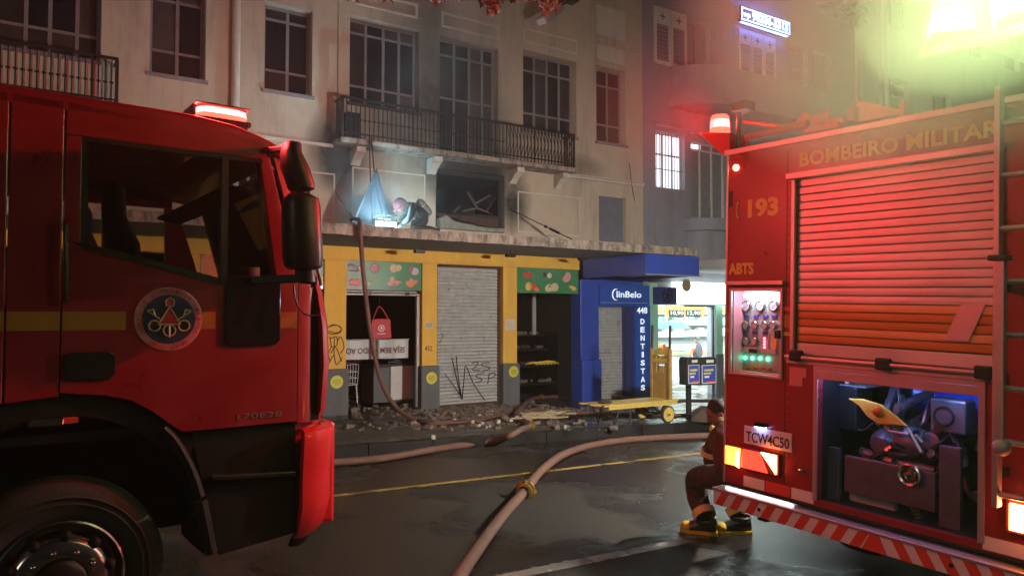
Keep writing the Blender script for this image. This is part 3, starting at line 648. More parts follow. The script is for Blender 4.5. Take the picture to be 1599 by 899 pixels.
# ================================================================== CORNER SHOP WITH LIT ROOM
nb = thing('neighbour_house', 'grey plastered neighbouring house with a curved balcony and a brightly lit shop below', 'building', (14, FY, 0))
def rw_(x0, x1, z0, z1): return (x0, x1, z0, z1)
N1 = (12.76, 13.90, 8.17, 9.62); N1b = (13.96, 14.80, 8.2, 9.58); N2 = (15.87, 17.44, 8.2, 9.72); N3 = (18.03, 18.92, 8.2, 9.72); N4 = (19.17, 20.1, 8.2, 9.76); NL = (12.80, 13.81, 5.07, 6.50); NL2 = (14.03, 15.4, 4.4, 6.42)
SH = (12.81, 14.88, -.4, 2.17); SH2 = (15.15, 18.0, -.4, 2.17)
wall('wall', 'far_plaster', 12.353, 21.6, -.6, 12.5, [N1, N1b, N2, N3, N4, NL, NL2, SH, SH2], FY+.02, .3, nb)
def shutters(x0, x1, z0, z1, leaves):
    w_ = (x1-x0)/leaves
    for i in range(leaves):
        a, c = x0+w_*i+.01, x0+w_*(i+1)-.01; y = FY-.01; b = MB(); fw = .07
        b.box(a, a+fw, y, y+.04, z0, z1); b.box(c-fw, c, y, y+.04, z0, z1); b.box(a+fw, c-fw, y, y+.04, z0, z0+.1); b.box(a+fw, c-fw, y+.004, y+.036, z1-.42, z1); s_ = b.build('shutter_leaf', 'white_wood', nb)
        n = 9; b = MB()
        for k in range(n):
            z = z0+.1+(z1-.42-z0-.1)*k/n; h_ = (z1-.42-z0-.1)/n; b.quad((a+fw, y+.008, z), (c-fw, y+.008, z), (c-fw, y+.032, z+h_), (a+fw, y+.032, z+h_))
        b.build('louvres', 'louvre_grey', s_, kind='stuff'); b = MB(); mx, mz = (a+c)/2, z1-.22
        b.box(mx-.09, mx+.09, y-.003, y+.003, mz-.012, mz+.012); b.box(mx-.012, mx+.012, y-.004, y+.002, mz-.09, mz-.014); b.box(mx-.012, mx+.012, y-.004, y+.002, mz+.014, mz+.09); b.build('cross_cutout', 'matte_black', s_)
shutters(*N1, 2); shutters(*N2, 3)
window(nb, *N1b, [14.4], [9.2], FY+.2, fm='window_paint', pm='louvre_grey'); window(nb, *N3, [18.5], [9.2, 8.9], FY+.2, pm='louvre_grey'); window(nb, *N4, [19.6], [9.25, 8.95], FY+.2, pm='louvre_grey')
f = window(nb, *NL, [13.15, 13.5], [5.95], FY+.16, fm='white_wood', pm='window_white', name='lit_window'); b = MB()
for i in range(1, 10): b.box(NL[0]+.1*i-.008, NL[0]+.1*i+.008, FY+.08, FY+.096, NL[2], NL[3])
b.box(NL[0]+.003, NL[1]-.003, FY+.078, FY+.098, 5.55, 5.57); b.build('window_bars', 'panel_grey', f)
f = window(nb, *NL2, [14.5, 14.95], [6.22], FY+.16, fm='white_wood', pm='louvre_grey', name='shuttered_window')
box('lit_transom', 'window_white', (14.10, 14.56, FY+.185, FY+.195, 6.25, 6.36), f)
for (x0, x1, z) in ((NL[0], NL[1], 6.6), (NL2[0], NL2[1], 6.52)): box('window_hood', 'far_plaster', (x0-.12, x1+.12, FY-.12, FY+.018, z, z+.1), nb, bevel=.01)
def curved_wall(x0, x1, Rr, y0, out, z0, z1, mt, name, cap=.08):
    b = MB(); path = [(x0+Rr-Rr*math.cos(a), y0-out*math.sin(a)) for a in [R(9*i) for i in range(11)]]+[(x1, y0-out)]
    for (a, c) in zip(path, path[1:]):
        b.quad((*a, z0), (*c, z0), (*c, z1), (*a, z1)); a2, c2 = (a[0]+.02, a[1]+cap), (c[0]+.02, c[1]+cap)
        b.quad((*a, z1), (*c, z1), (*c2, z1), (*a2, z1)); b.quad((*c2, z0), (*a2, z0), (*a2, z1), (*c2, z1)); b.quad((*a, z0), (a[0], y0, z0), (c[0], y0, z0), (*c, z0))
    return b.build(name, mt, nb, smooth=True)
curved_wall(13.3, 21.9, 1.2, FY+.018, .95, 7.28, 8.12, 'far_plaster', 'balcony_parapet'); curved_wall(13.2, 21.9, 1.3, FY+.018, 1.05, 7.12, 7.28, 'far_plaster', 'balcony_floor_edge')
curved_wall(13.75, 18.5, .9, FY+.018, .7, 4.05, 4.35, 'far_plaster', 'porch_moulding'); curved_wall(13.9, 18.5, .8, FY+.018, .5, 3.3, 4.05, 'far_plaster', 'porch_wall')
curved_wall(12.9, 18.8, .3, FY+.018, 1.9, 3.0, 3.2, 'soffit', 'shop_canopy')
box('party_edge', 'white_trim', (21.3, 21.58, FY-.06, FY+.018, 3.3, 12.4), nb)
fb = thing('far_block', 'pale greenish apartment block farthest along the street, half lost in the glare', 'building', (25, FY, 0))
FW_ = [(22.6+2.6*i, 23.8+2.6*i, z, z+1.5) for i in range(8) for z in (4.6, 8.0, 11.2)]
wall('wall', 'pale_plaster', 21.62, 46, -1, 15, FW_, FY-.3, .3, fb)
for w_ in FW_: window(fb, *w_, [(w_[0]+w_[1])/2], [w_[2]+1], FY-.12)
for xx in (22.05, 22.35): box('downpipe', 'white_trim', (xx, xx+.1, FY-.42, FY-.302, 0, 15), fb)
# LED number board
t = thing('led_sign', 'small blue and white LED display board showing a phone number on the grey upper wall', 'sign', (16.8, FY-.2, 9.8)); y = FY-.20
b = MB(); b.box(15.72, 17.85, y, y+.12, 9.82, 10.24); b.build('case', 'black_plastic', t, bevel=.01); b = MB(); b.box(15.75, 17.82, y-.004, y-.001, 9.85, 10.21); b.build('display', 'led_dim', t)
for (x, dx, z) in ((15.78, 0, 0),): pass
b = MB(); n = 42
for i in range(n+1):
    x = 15.78+2.01*i/n
    for z in (9.872, 10.188): b.box(x-.014, x+.014, y-.008, y-.005, z-.014, z+.014)
for i in range(1, 6):
    z = 9.872+.316*i/6
    for x in (15.78, 17.79): b.box(x-.014, x+.014, y-.008, y-.005, z-.014, z+.014)
b.build('border_diodes', 'led_blue', t, kind='stuff'); text('wp', 'led_blue', t, (15.82, y-.006, 9.92), (1, 0, 0), (0, 0, 1), .30, .14, bold=.03); text('98336-3313', 'led_blue', t, (16.2, y-.006, 9.92), (1, 0, 0), (0, 0, 1), 1.52, .24, bold=.035)
for z_ in (9.815, 10.241): box('added_edge_glow', 'added_blue_wash', (15.8, 17.77, y+.02, y+.10, z_, z_+.004), t)  # glowing strips added to wash the wall with blue
for xx in (16.2, 17.4): b = MB(); b.box(xx-.03, xx+.03, y+.121, FY+.018, 9.95, 10.1); b.build('bracket', 'iron', t)
# ---- the lit shop room
room = MB(); rx0, rx1, ry0, ry1, rz0, rz1 = 12.55, 23.0, FY+.325, 19.0, -.22, 2.75
room.quad((rx0, ry1, rz0), (rx1, ry1, rz0), (rx1, ry1, rz1), (rx0, ry1, rz1)); room.quad((rx0, ry0, rz1), (rx1, ry0, rz1), (rx1, ry1, rz1), (rx0, ry1, rz1))
for xx in (rx0, rx1): room.quad((xx, ry0, rz0), (xx, ry1, rz0), (xx, ry1, rz1), (xx, ry0, rz1))
room.build('shop_room', 'shelf_white', nb); fl = MB(); fl.quad((rx0, FY-.02, rz0+.035), (rx1, FY-.02, rz0+.035), (rx1, ry1, rz0+.035), (rx0, ry1, rz0+.035)); fl.build('shop_floor', 'tile_white', nb)
for yy in (14.6, 16.2, 17.8):
    for xx in (13.0, 15.6, 18.2, 20.8): box('ceiling_tube', 'room_white', (xx, xx+1.3, yy, yy+.18, 2.66, 2.71), nb)
box('green_jamb', 'pale_green', (12.518, 12.79, FY-.03, FY+.017, .94, 2.70), nb); box('dark_jamb_base', 'grey_dado', (12.518, 12.80, FY-.04, FY+.017, gz(12.7)-.03, .94), nb); box('green_jamb', 'pale_green', (14.885, 15.12, FY-.01, FY+.016, .9, 2.17), nb); box('dark_jamb_base', 'grey_dado', (14.885, 15.14, FY-.02, FY+.016, gz(15)-.1, .9), nb)
b = MB(); b.box(14.80, 14.85, FY+.04, FY+.09, gz(14.8)-.05, 2.165); b.box(13.8, 14.799, FY+.05, FY+.08, 2.13, 2.165); b.build('door_frame', 'black_plastic', nb)
t = thing('shop_name_sign', 'white lit shop name board with thin grey lettering above the bright open shop', 'sign', (14.6, FY-.1, 2.2)); box('light_box', 'sign_white', (13.24, 18.0, FY-.22, FY-.03, 2.20, 2.74), t, bevel=.01); text('Mineirinha', 'panel_grey', t, (14.28, FY-.223, 2.36), (1, 0, 0), (0, 0, 1), 1.05, .26); MB().lathe((onY(1072, 447, FY-.222).x, FY-.222, 2.66), (0, -1, 0), [(0, .004), (.15, .004), (.16, 0)], 28).build('round_emblem', 'ochre', t)
t = thing('hanging_fan', 'dark box fan mounted beside the white name board', 'fan', (12.9, FY-.2, 2.2)); box('case', 'navy', (12.60, 13.22, FY-.25, FY-.04, 2.18, 2.60), t, bevel=.02); MB().torus((12.9, FY-.255, 2.39), (0, 1, 0), .16, .018).build('guard_ring', 'iron', t); b = MB()
for i in range(5):
    a = R(72*i+10); b.bar((12.9, FY-.258, 2.39), (12.9+.14*math.cos(a), FY-.258, 2.39+.14*math.sin(a)), .05, .006, up=(0, 1, 0))
b.build('fan_blade_set', 'iron', t)
t = thing('price_board', 'orange band carrying two digital price displays at the back of the lit shop', 'display', (15, 16, 2.1)); Yp = 15.6
a = onY(1040, 482, Yp); c = onY(1100, 482, Yp); box('band', 'orange_front', (a.x, c.x, Yp, Yp+.05, a.z-.24, a.z+.1), t)
for s_, px in (('10,90', 1045), ('12,90', 1071)):
    p = onY(px, 494, Yp); q = onY(px+22, 484, Yp); d_ = box('price_display', 'matte_black', (p.x, q.x, Yp-.03, Yp-.002, p.z, q.z), t); text(s_, 'digit', d_, (p.x+.03, Yp-.032, p.z+.03), (1, 0, 0), (0, 0, 1), q.x-p.x-.06, q.z-p.z-.06, bold=.02)
t = thing('blue_hood', 'pale blue display hood hanging inside the lit shop', 'hood', (14, 15.5, 1.6)); a = onY(1028, 514, 15.2); c = onY(1066, 502, 15.2); b = MB(); b.prism([(a.x, a.z), (c.x+.35, a.z), (c.x, c.z), (a.x, c.z)], lambda u, v, d: (u, d, v), 15.2, 15.9); b.build('hood', 'bin_label', t, bevel=.01); bpy.data.objects['hood'].data.materials[0] = mat('pale_blue', (.22, .42, .6), .5, var=.05)
t = thing('orange_shelving', 'low shelving packed with orange goods at the left of the lit shop', 'shelf', (13.2, 14.4, -.1))
for i in range(4):
    box('shelf', 'shelf_white', (12.85, 14.2, 14.2, 14.7, .05+.28*i, .08+.28*i), t); b = MB(); rnd = random.Random(i)
    for k in range(9):
        x = 12.88+.145*k; h_ = rnd.uniform(.14, .23); b.box(x, x+.12, 14.22, 14.5, .082+.28*i, .082+.28*i+h_)
    b.build('goods', 'orange_front', t, kind='stuff')
t = thing('shop_counter', 'white service counter behind the worker in red', 'counter', (18, 18.1, -.1)); box('counter_front', 'tile_white', (15.6, 22.5, 18.1, 18.16, -.18, .72), t); box('counter_top', 'shelf_white', (15.55, 22.55, 18.05, 18.55, .722, .77), t, bevel=.01); box('counter_rail', 'letters_yellow', (15.6, 22.5, 18.0, 18.03, .58, .64), t)
t = thing('wall_shelf', 'white wall shelving with pale boxes behind the worker in red', 'shelf', (15.8, 18.9, .9))
for i in range(3):
    box('shelf', 'alu', (15.6, 22.6, 18.6, 18.95, 1.15+.4*i, 1.18+.4*i), t); b = MB(); rnd = random.Random(40+i)
    for k in range(28):
        x = 15.65+.245*k; b.box(x, x+rnd.uniform(.12, .2), 18.65, 18.9, 1.182+.4*i, 1.182+.4*i+rnd.uniform(.12, .3))
    b.build('goods', ('paper', 'pale_green', 'orange_front')[i], t, kind='stuff')
# ================================================================== LEFT FIRE TRUCK (seen from its right side, nose to the right)
def wallf(name, mt, u0, u1, v0, v1, holes, fn, depth, parent):
    b = MB(); us = sorted({u0, u1, *[h[0] for h in holes], *[h[1] for h in holes]}); vs = sorted({v0, v1, *[h[2] for h in holes], *[h[3] for h in holes]})
    for a, c in zip(us, us[1:]):
        for e, g in zip(vs, vs[1:]):
            if any(h[0] < (a+c)/2 < h[1] and h[2] < (e+g)/2 < h[3] for h in holes): continue
            b.quad(fn(a, e, 0), fn(c, e, 0), fn(c, g, 0), fn(a, g, 0)); b.quad(fn(a, e, -depth), fn(a, g, -depth), fn(c, g, -depth), fn(c, e, -depth))
    for h in list(holes)+[(u0, u1, v0, v1)]:
        P = [(h[0], h[2]), (h[1], h[2]), (h[1], h[3]), (h[0], h[3])]
        for i in range(4): p, q = P[i], P[(i+1) % 4]; b.quad(fn(*p, 0), fn(*q, 0), fn(*q, -depth), fn(*p, -depth))
    return b.build(name, mt, parent)
def stack(b, rings, n=14, pw=2.0):
    """closed body through elliptical rings (cx, cy, z, rx, ry)"""
    k0 = len(b.v)
    for cx, cy, z, rx, ry in rings:
        for j in range(n):
            t = 2*math.pi*j/n; c, s_ = math.cos(t), math.sin(t)
            b.v.append(V((cx+rx*math.copysign(abs(c)**(2/pw), c), cy+ry*math.copysign(abs(s_)**(2/pw), s_), z)))
    for i in range(len(rings)-1):
        for j in range(n): b.f.append((k0+i*n+j, k0+i*n+(j+1) % n, k0+(i+1)*n+(j+1) % n, k0+(i+1)*n+j))
    b.f += [tuple(k0+j for j in range(n)), tuple(k0+(len(rings)-1)*n+j for j in range(n))]
    return b
rootL = L0-LN*1.25
LT = thing('fire_truck', 'dark red fire engine cab with black mirrors, a round door crest and glowing roof lamp', 'fire truck', (rootL.x, rootL.y, 0), (0, 0, HL), world=False)
sp = lambda u, v, d: (u, -1.25-d, v)
def Lp(px, py, out=0): w, z = lt(px, py, out); return V((w, -1.25-out, z))
def spoly(name, mt, poly, d0, d1, par=LT, bevel=.006): return MB().prism(poly, sp, d0, d1).build(name, mt, par, bevel=bevel)
arch = [lt(x, y) for x, y in ((93, 613), (120, 615), (165, 617), (205, 625), (240, 643), (266, 662), (285, 674))]
sill = [(1.262, 2.13), (1.14, 2.135), (.80, 2.11), (.40, 2.21), (.07, 2.287), (-.018, 2.31)]
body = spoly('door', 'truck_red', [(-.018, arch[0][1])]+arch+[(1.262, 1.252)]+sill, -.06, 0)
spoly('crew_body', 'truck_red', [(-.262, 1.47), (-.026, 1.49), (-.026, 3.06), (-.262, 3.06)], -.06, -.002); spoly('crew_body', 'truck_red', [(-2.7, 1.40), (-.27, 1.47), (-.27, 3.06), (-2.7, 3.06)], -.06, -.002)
spoly('window_pillar', 'truck_red', [(-.018, 2.312), (.06, 2.30), (.06, 2.88), (-.018, 2.88)], -.06, -.002)
spoly('window_header', 'truck_red', [(-.018, 2.882), (1.06, 2.882), (1.03, 3.0), (-.018, 3.06)], -.10, -.002)
fr_ = MB(); fl_ = [(.062, 2.293), (.40, 2.215), (.80, 2.115), (1.12, 2.14)]
for a, c in zip(fl_, fl_[1:]): fr_.bar(sp(*a, -.005), sp(*c, -.005), .03, .035)
fr_.bar(sp(.075, 2.30, -.01), sp(.075, 2.87, -.01), .02, .03); fr_.bar(sp(.07, 2.868, -.01), sp(1.03, 2.868, -.01), .02, .025); fr_.bar(sp(.803, 2.12, -.006), sp(.803, 2.87, -.006), .045, .04); fr_.build('window_frame', 'black_plastic', LT)
spoly('side_glass', 'clear_glass', [(.085, 2.305), (.79, 2.13), (.79, 2.858), (.085, 2.858)], -.03, -.024, bevel=0)
spoly('quarter_glass', 'clear_glass', [(.825, 2.135), (1.10, 2.155), (.985, 2.858), (.825, 2.858)], -.03, -.024, bevel=0)
ap = [lt(396, 240), lt(417, 236), lt(449, 420), lt(455, 442), lt(432, 440), lt(428, 415)]
spoly('windscreen_pillar', 'truck_red', [(1.01, 2.9), (1.075, 2.9)]+[(1.225, 2.30), (1.262, 2.131), (1.13, 2.137), (1.115, 2.2)], -.09, -.001)
def arcsurf(name, mt, lv, Rr, a0, a1, th=.03, par=LT, n=9, bevel=0, ztop=None):
    """rounded front corner: lv = [(z, w at the side, extra radius)]"""
    b = MB(); m_ = len(lv)
    for inner in (0, 1):
        for (z, ws, ex) in lv:
            for i in range(n+1):
                a = R(a0+(a1-a0)*i/n); r_ = Rr+ex-inner*th; b.v.append(V((ws+r_*math.sin(a), -1.25+Rr-r_*math.cos(a)+0, z)))
    N = (n+1)*m_
    for j in range(m_-1):
        for i in range(n):
            p = j*(n+1)+i; b.f.append((p, p+1, p+n+2, p+n+1)); p += N; b.f.append((p, p+n+1, p+n+2, p+1))
    for i in range(n):
        for j in (0, m_-1): p = j*(n+1)+i; b.f.append((p, p+N, p+N+1, p+1))
    for j in range(m_-1):
        for i in (0, n): p = j*(n+1)+i; b.f.append((p, p+n+1, p+n+1+N, p+N))
    return b.build(name, mt, par, smooth=True)
arcsurf('corner_post', 'truck_red', [(2.12, 1.268, 0), (2.5, 1.175, -.01), (2.95, 1.06, -.03)], .26, 10, 38)
arcsurf('windscreen', 'clear_glass', [(2.12, 1.268, -.012), (2.5, 1.175, -.022), (2.95, 1.06, -.042)], .26, 39, 90, .006)
arcsurf('air_deflector', 'truck_red', [(1.24, 1.285, -.03), (1.30, 1.285, .0), (1.6, 1.285, .02), (1.85, 1.278, .015), (2.05, 1.27, -.01), (2.12, 1.268, -.03)], .26, 38, 96)
arcsurf('deflector_slot', 'black_plastic', [(1.24, 1.275, -.04), (1.6, 1.275, -.045), (2.1, 1.268, -.04)], .26, 20, 50)
arcsurf('cab_corner', 'truck_red', [(1.24, 1.268, -.0), (1.7, 1.268, 0), (2.12, 1.268, 0)], .26, 0, 19)
arcsurf('bumper', 'truck_red_lit', [(.50, 1.27, -.06), (.56, 1.275, .0), (.72, 1.285, .035), (.85, 1.285, .03), (1.0, 1.285, .04), (1.14, 1.285, .055), (1.185, 1.285, .05), (1.20, 1.285, .02)], .26, 2, 95, .05)
b = MB(); b.box(1.27, 1.62, -1.05, 1.2, .52, 1.20); b.build('bumper_centre', 'truck_red_lit', LT, bevel=.03); arcsurf('bumper_lip', 'matte_black', [(.44, 1.27, -.1), (.50, 1.27, -.06)], .26, 2, 95, .05)
box('front_panel', 'truck_red', (1.45, 1.53, -.99, 1.22, 1.21, 2.12), LT, bevel=.02)
ws = MB(); ws.prism([(1.50, 2.13), (1.507, 2.13), (1.29, 2.93), (1.283, 2.93)], lambda u, v, d: (u, d, v), -.985, 1.2); ws.build('windscreen', 'clear_glass', LT)
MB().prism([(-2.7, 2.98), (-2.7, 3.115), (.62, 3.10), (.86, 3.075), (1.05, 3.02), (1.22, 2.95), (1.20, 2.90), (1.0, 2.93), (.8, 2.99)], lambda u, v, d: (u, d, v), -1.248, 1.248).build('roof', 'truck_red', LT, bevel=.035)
# far side, floor, bulkhead and cab fittings
fs = MB(); g = lambda u, v, d: (u, 1.25-d, v)
for poly in ([(-2.7, 1.3), (1.30, 1.3), (1.30, 2.30), (-2.7, 2.30)], [(-2.7, 2.302), (-.5, 2.302), (-.5, 3.0), (-2.7, 3.0)], [(.52, 2.302), (.66, 2.302), (.66, 2.87), (.52, 2.87)], [(-.49, 2.86), (1.06, 2.86), (1.06, 3.0), (-.49, 3.0)], [(1.02, 2.302), (1.28, 2.302), (1.1, 2.855), (1.0, 2.855)]): fs.prism(poly, g, 0, .06)
fs.build('far_side', 'truck_red', LT); MB().box(-2.7, 1.44, -1.18, 1.18, 1.24, 1.29).build('cab_floor', 'matte_black', LT); MB().prism([(1.05, 1.3), (1.43, 1.3), (1.43, 2.1), (1.25, 2.16), (1.05, 2.05)], lambda u, v, d: (u, d, v), -1.15, 1.15).build('dashboard', 'black_plastic', LT, bevel=.03)
for yy in (-.75, .55):
    b = MB(); stack(b, [(.35, yy, 2.05, .09, .24), (.34, yy, 2.35, .085, .23), (.30, yy, 2.5, .06, .16), (.295, yy, 2.52, .06, .13), (.29, yy, 2.68, .06, .13), (.29, yy, 2.72, .04, .1)], 14, 3); st = b.build('seat_back', 'seat_cloth', LT, smooth=True); box('seat_cushion', 'seat_cloth', (.35, .85, yy-.24, yy+.24, 1.7, 1.88), LT, bevel=.04)
b = MB(); b.torus((.98, .55, 2.15), (.8, 0, .6), .22, .018); b.bar((.98, .33, 2.15), (.98, .77, 2.15), .03); b.bar((1.15, .55, 2.0), (.98, .55, 2.15), .05); b.build('steering_wheel', 'black_plastic', LT, smooth=True)
b = MB(); b.prism([(.90, 2.75), (1.08, 2.72), (1.08, 2.70), (.90, 2.73)], lambda u, v, d: (u, d, v), -1.0, 1.0); b.build('sun_visor', 'matte_black', LT)
b = MB(); stack(b, [(1.22, -.45, 2.06, .06, .06), (1.22, -.45, 2.26, .07, .07)], 10); b.build('dash_cup', 'paper', LT, smooth=True)
# chassis, wheel arch, step
MB().box(-2.7, 1.2, -.85, .85, .62, 1.22).build('chassis', 'matte_black', LT)
spoly('crew_skirt', 'matte_black', [(-2.7, 1.18), (-.9, 1.18), (-.78, 1.42), (-2.7, 1.395)], -.08, -.02)
k = MB(); N = 18; A0, A1 = -2, 182
for i in range(N):
    a, c = R(A0+(A1-A0)*i/N), R(A0+(A1-A0)*(i+1)/N)
    P = [(r_*math.cos(t)*1.08, .56+r_*math.sin(t)*1.25) for r_ in (.66, .69) for t in (a, c)]
    k.hexa([sp(*P[0], -.5), sp(*P[1], -.5), sp(*P[3], -.5), sp(*P[2], -.5), sp(*P[0], -.03), sp(*P[1], -.03), sp(*P[3], -.03), sp(*P[2], -.03)])
k.build('mudguard', 'matte_black', LT, smooth=True)
MB().prism([(-.70, 1.42)]+[(.67*math.cos(R(t))*1.08, .56+.69*math.sin(R(t))*1.25) for t in range(150, 20, -12)]+[(.66, 1.19), (.60, 1.245)]+arch[::-1]+[(-.3, 1.47), (-.70, 1.44)], sp, -.10, -.03).build('arch_lining', 'matte_black', LT)
b = MB(); b.tube([Lp(x, y, .0) for x, y in ((255, 668), (272, 685), (290, 715), (303, 745), (312, 775))], lambda t: .020+.012*t, 8, smooth=4); b.build('mudguard_edge', 'black_plastic', LT, smooth=True)
b = MB(); b.tube([Lp(x, y, .0) for x, y in ((313, 780), (320, 815), (327, 850), (330, 862))], .038, 8, smooth=3); b.tube([Lp(316, 798, -.02), Lp(296, 800, -.3)], .03, 8); b.build('step_bracket', 'black_plastic', LT, smooth=True)
spoly('step_panel', 'matte_black', [lt(x, y) for x, y in ((300, 672), (464, 662), (466, 832), (345, 868), (333, 820), (322, 770))], -.14, -.03, bevel=.01)
spoly('step_tread', 'black_plastic', [lt(x, y) for x, y in ((330, 742), (462, 735), (462, 742), (330, 750))], -.10, .01)
b = MB(); c = Lp(72, 660, .0); b.box(c.x-.08, c.x+.08, -1.262, -1.20, c.z-.02, c.z+.02); b.build('side_lamp', 'chrome', LT, bevel=.008); c = Lp(110, 656, 0); box('side_reflector', 'reflective_red', (c.x-.035, c.x+.035, -1.258, -1.20, c.z-.014, c.z+.014), LT)
# stripe, crest, vents and door details
for (x0, x1) in ((-2.7, -.272), (-.26, -.028), (-.016, .285), (.63, .762), (1.14, 1.26)): spoly('side_stripe', 'truck_orange', [(x0, 1.838), (x1, 1.838), (x1, 1.938), (x0, 1.938)], .0005 if x0 > -.02 else -.0015, .003, bevel=0)
cx, cz = lt(264, 498); em = MB(); em.lathe(sp(cx, cz, 0), (0, -1, 0), [(0, .004), (.178, .004), (.182, 0)], 40); crest = em.build('crest', 'emblem_pink', body)
def disc(r, d, mt, name, dx=0, dz=0): b = MB(); b.lathe(sp(cx+dx, cz+dz, 0), (0, -1, 0), [(0, d), (r, d), (r+.001, d-.003)], 32); return b.build(name, mt, body)
disc(.140, .0065, 'emblem_navy', 'crest_field')
b = MB(); b.prism([(cx-.055, cz-.028), (cx+.055, cz-.028), (cx, cz+.065)], sp, .0065, .011); b.prism([(cx-.022, cz+.075), (cx+.022, cz+.075), (cx+.018, cz+.10), (cx, cz+.118), (cx-.018, cz+.10)], sp, .0065, .0115); b.build('crest_triangle', 'emblem_red', body)
b = MB(); q = lambda x, z: sp(cx+x, cz+z, .010)
b.tube([q(-.06, -.031), q(.06, -.031)], .004, 5); b.tube([q(-.06, -.031), q(0, .072)], .004, 5); b.tube([q(.06, -.031), q(0, .072)], .004, 5)
for x in (-.078, .078): b.torus(q(x, -.038), (0, 1, 0), .030, .005, 18, 5); b.tube([q(x*1.5, .045), q(x*.45, -.01)], .004, 5); b.tube([q(x*1.5, .045), q(x*1.1, .052), q(x*1.0, .02)], .007, 5)
b.torus(q(0, -.065), (0, 1, 0), .032, .005, 18, 5); b.tube([q(0, -.03), q(0, -.105)], .006, 5); b.tube([q(-.022, .105), q(0, .122), q(.022, .105), q(.02, .075), q(-.02, .075), q(-.022, .105)], .004, 5); b.build('crest_emblem', 'emblem_gold', body)
for i, ch in enumerate('CORPO DE BOMBEIROS MILITAR'):                     # lettering round the rim
    if ch == ' ': continue
    a = R(208-236*i/25); d_ = V((math.cos(a), 0, math.sin(a))); t_ = V((math.sin(a), 0, -math.cos(a)))
    text(ch, 'emblem_red', body, V(sp(cx, cz, .0055))+d_*.147-t_*.009, t_, d_, .018, .022, name='crest_letter', ext=.001)
for i, ch in enumerate('MINAS GERAIS'):
    if ch == ' ': continue
    a = R(234+72*i/11); d_ = V((math.cos(a), 0, math.sin(a))); t_ = V((-math.sin(a), 0, math.cos(a)))
    text(ch, 'emblem_red', body, V(sp(cx, cz, .0055))+d_*.171-t_*.008, t_, -d_, .016, .022, name='crest_letter', ext=.001)
p0, p1 = lt(350, 540), lt(438, 432); b = MB(); b.prism([(p0[0], p0[1]+.03), (p0[0]+.03, p0[1]), (p1[0]-.03, p0[1]), (p1[0], p0[1]+.03), (p1[0], p1[1]), (p0[0], p1[1]-.0)], sp, .001, .014); b.build('lower_window', 'dark_glass', body, bevel=.006)
p0, p1 = lt(99, 595), lt(180, 548); r_ = .025; b = MB(); b.prism([(p0[0]+r_, p0[1]), (p1[0]-r_, p0[1]), (p1[0], p0[1]+r_), (p1[0], p1[1]-r_), (p1[0]-r_, p1[1]), (p0[0]+r_, p1[1]), (p0[0], p1[1]-r_), (p0[0], p0[1]+r_)], sp, .001, .012); hd = b.build('door_handle', 'black_plastic', body, bevel=.005)
p0, p1 = lt(371, 655), lt(440, 641); text('170E28', 'letters_grey', body, sp(p0[0], p0[1], .0005), (1, 0, 0), (0, 0, 1), p1[0]-p0[0], p1[1]-p0[1])
# wheel
wy = -1.22; b = MB(); b.lathe((0, wy, .52), (0, -1, 0), [(.30, -.28), (.46, -.27), (.515, -.23), (.52, -.20), (.512, -.195), (.512, -.185), (.522, -.18), (.522, -.13), (.512, -.125), (.512, -.115), (.522, -.11), (.52, -.06), (.505, -.035), (.47, -.012), (.40, .0), (.34, -.012), (.305, -.03), (.29, -.06)], 56)
wl = b.build('wheel', 'rubber', LT, smooth=True); b = MB(); b.torus((0, wy, .52), (0, 1, 0), .435, .006, 48, 6); b.torus((0, wy-.001, .52), (0, 1, 0), .40, .005, 48, 6); b.build('tyre_ring', 'rubber', wl, smooth=True)
b = MB(); b.lathe((0, wy, .52), (0, -1, 0), [(.306, -.05), (.312, -.012), (.302, -.006), (.29, -.03), (.278, -.09), (.262, -.10), (.24, -.035), (.225, .015), (.205, .03), (.13, .032), (.125, .02), (.12, .02)], 48); b.build('rim', 'chrome', wl, smooth=True)
b = MB()
for i in range(10):
    a = R(36*i+12); e = V((math.cos(a), 0, math.sin(a))); b.sphere(V((0, wy-.0, .52))+e*.238+V((0, -.005, 0)), (.030, .035, .030), 10, 7)
b.build('hand_holes', 'matte_black', wl, smooth=True, kind='stuff'); b = MB(); b.lathe((0, wy, .52), (0, -1, 0), [(.126, .0), (.122, .07), (.10, .085), (0, .088)], 28); b.build('hub', 'black_plastic', wl, smooth=True)
for i in range(10):
    a = R(36*i+30); e = V((math.cos(a), 0, math.sin(a))); p = V((0, wy-.03, .52))+e*.168; b = MB(); b.cyl(p, p+V((0, -.025, 0)), .020, n=6); b.sphere(p+V((0, -.03, 0)), .014, 8, 6); b.build('wheel_nut', 'chrome', wl, smooth=True)
# mirrors
o = .24; b = MB(); U = lambda px, py: lt(px, py, o)
def prof(rows, ry): return [(*( lambda a, c: ((a[0]+c[0])/2, -1.25-o, (a[1]+c[1])/2, (c[0]-a[0])/2, ry*k_))(U(x0, y), U(x1, y)),) for x0, x1, y, k_ in rows]
mh = MB(); stack(mh, prof([(446, 465, 223, .7), (444, 467, 226, 1), (440, 468, 240, 1.05), (441, 480, 262, 1.15), (450, 488, 288, 1.15), (452, 488, 295, 1.1), (456, 480, 300, .7)], .085), 16, 2.6); arm0 = mh.build('upper_mirror', 'black_plastic', LT, smooth=True)
mh = MB(); stack(mh, prof([(452, 484, 303, .6), (447, 494, 310, 1), (443, 497, 322, 1.1), (443, 499, 370, 1.15), (445, 500, 405, 1.15), (448, 499, 417, 1.05), (455, 490, 421, .8)], .10), 16, 2.8); mh.build('lower_mirror', 'black_plastic', LT, smooth=True)
b = MB(); b.bar(Lp(414, 236, 0), Lp(455, 232, o-.02), .05, .035); b.build('mirror_arm', 'black_plastic', LT, bevel=.006)
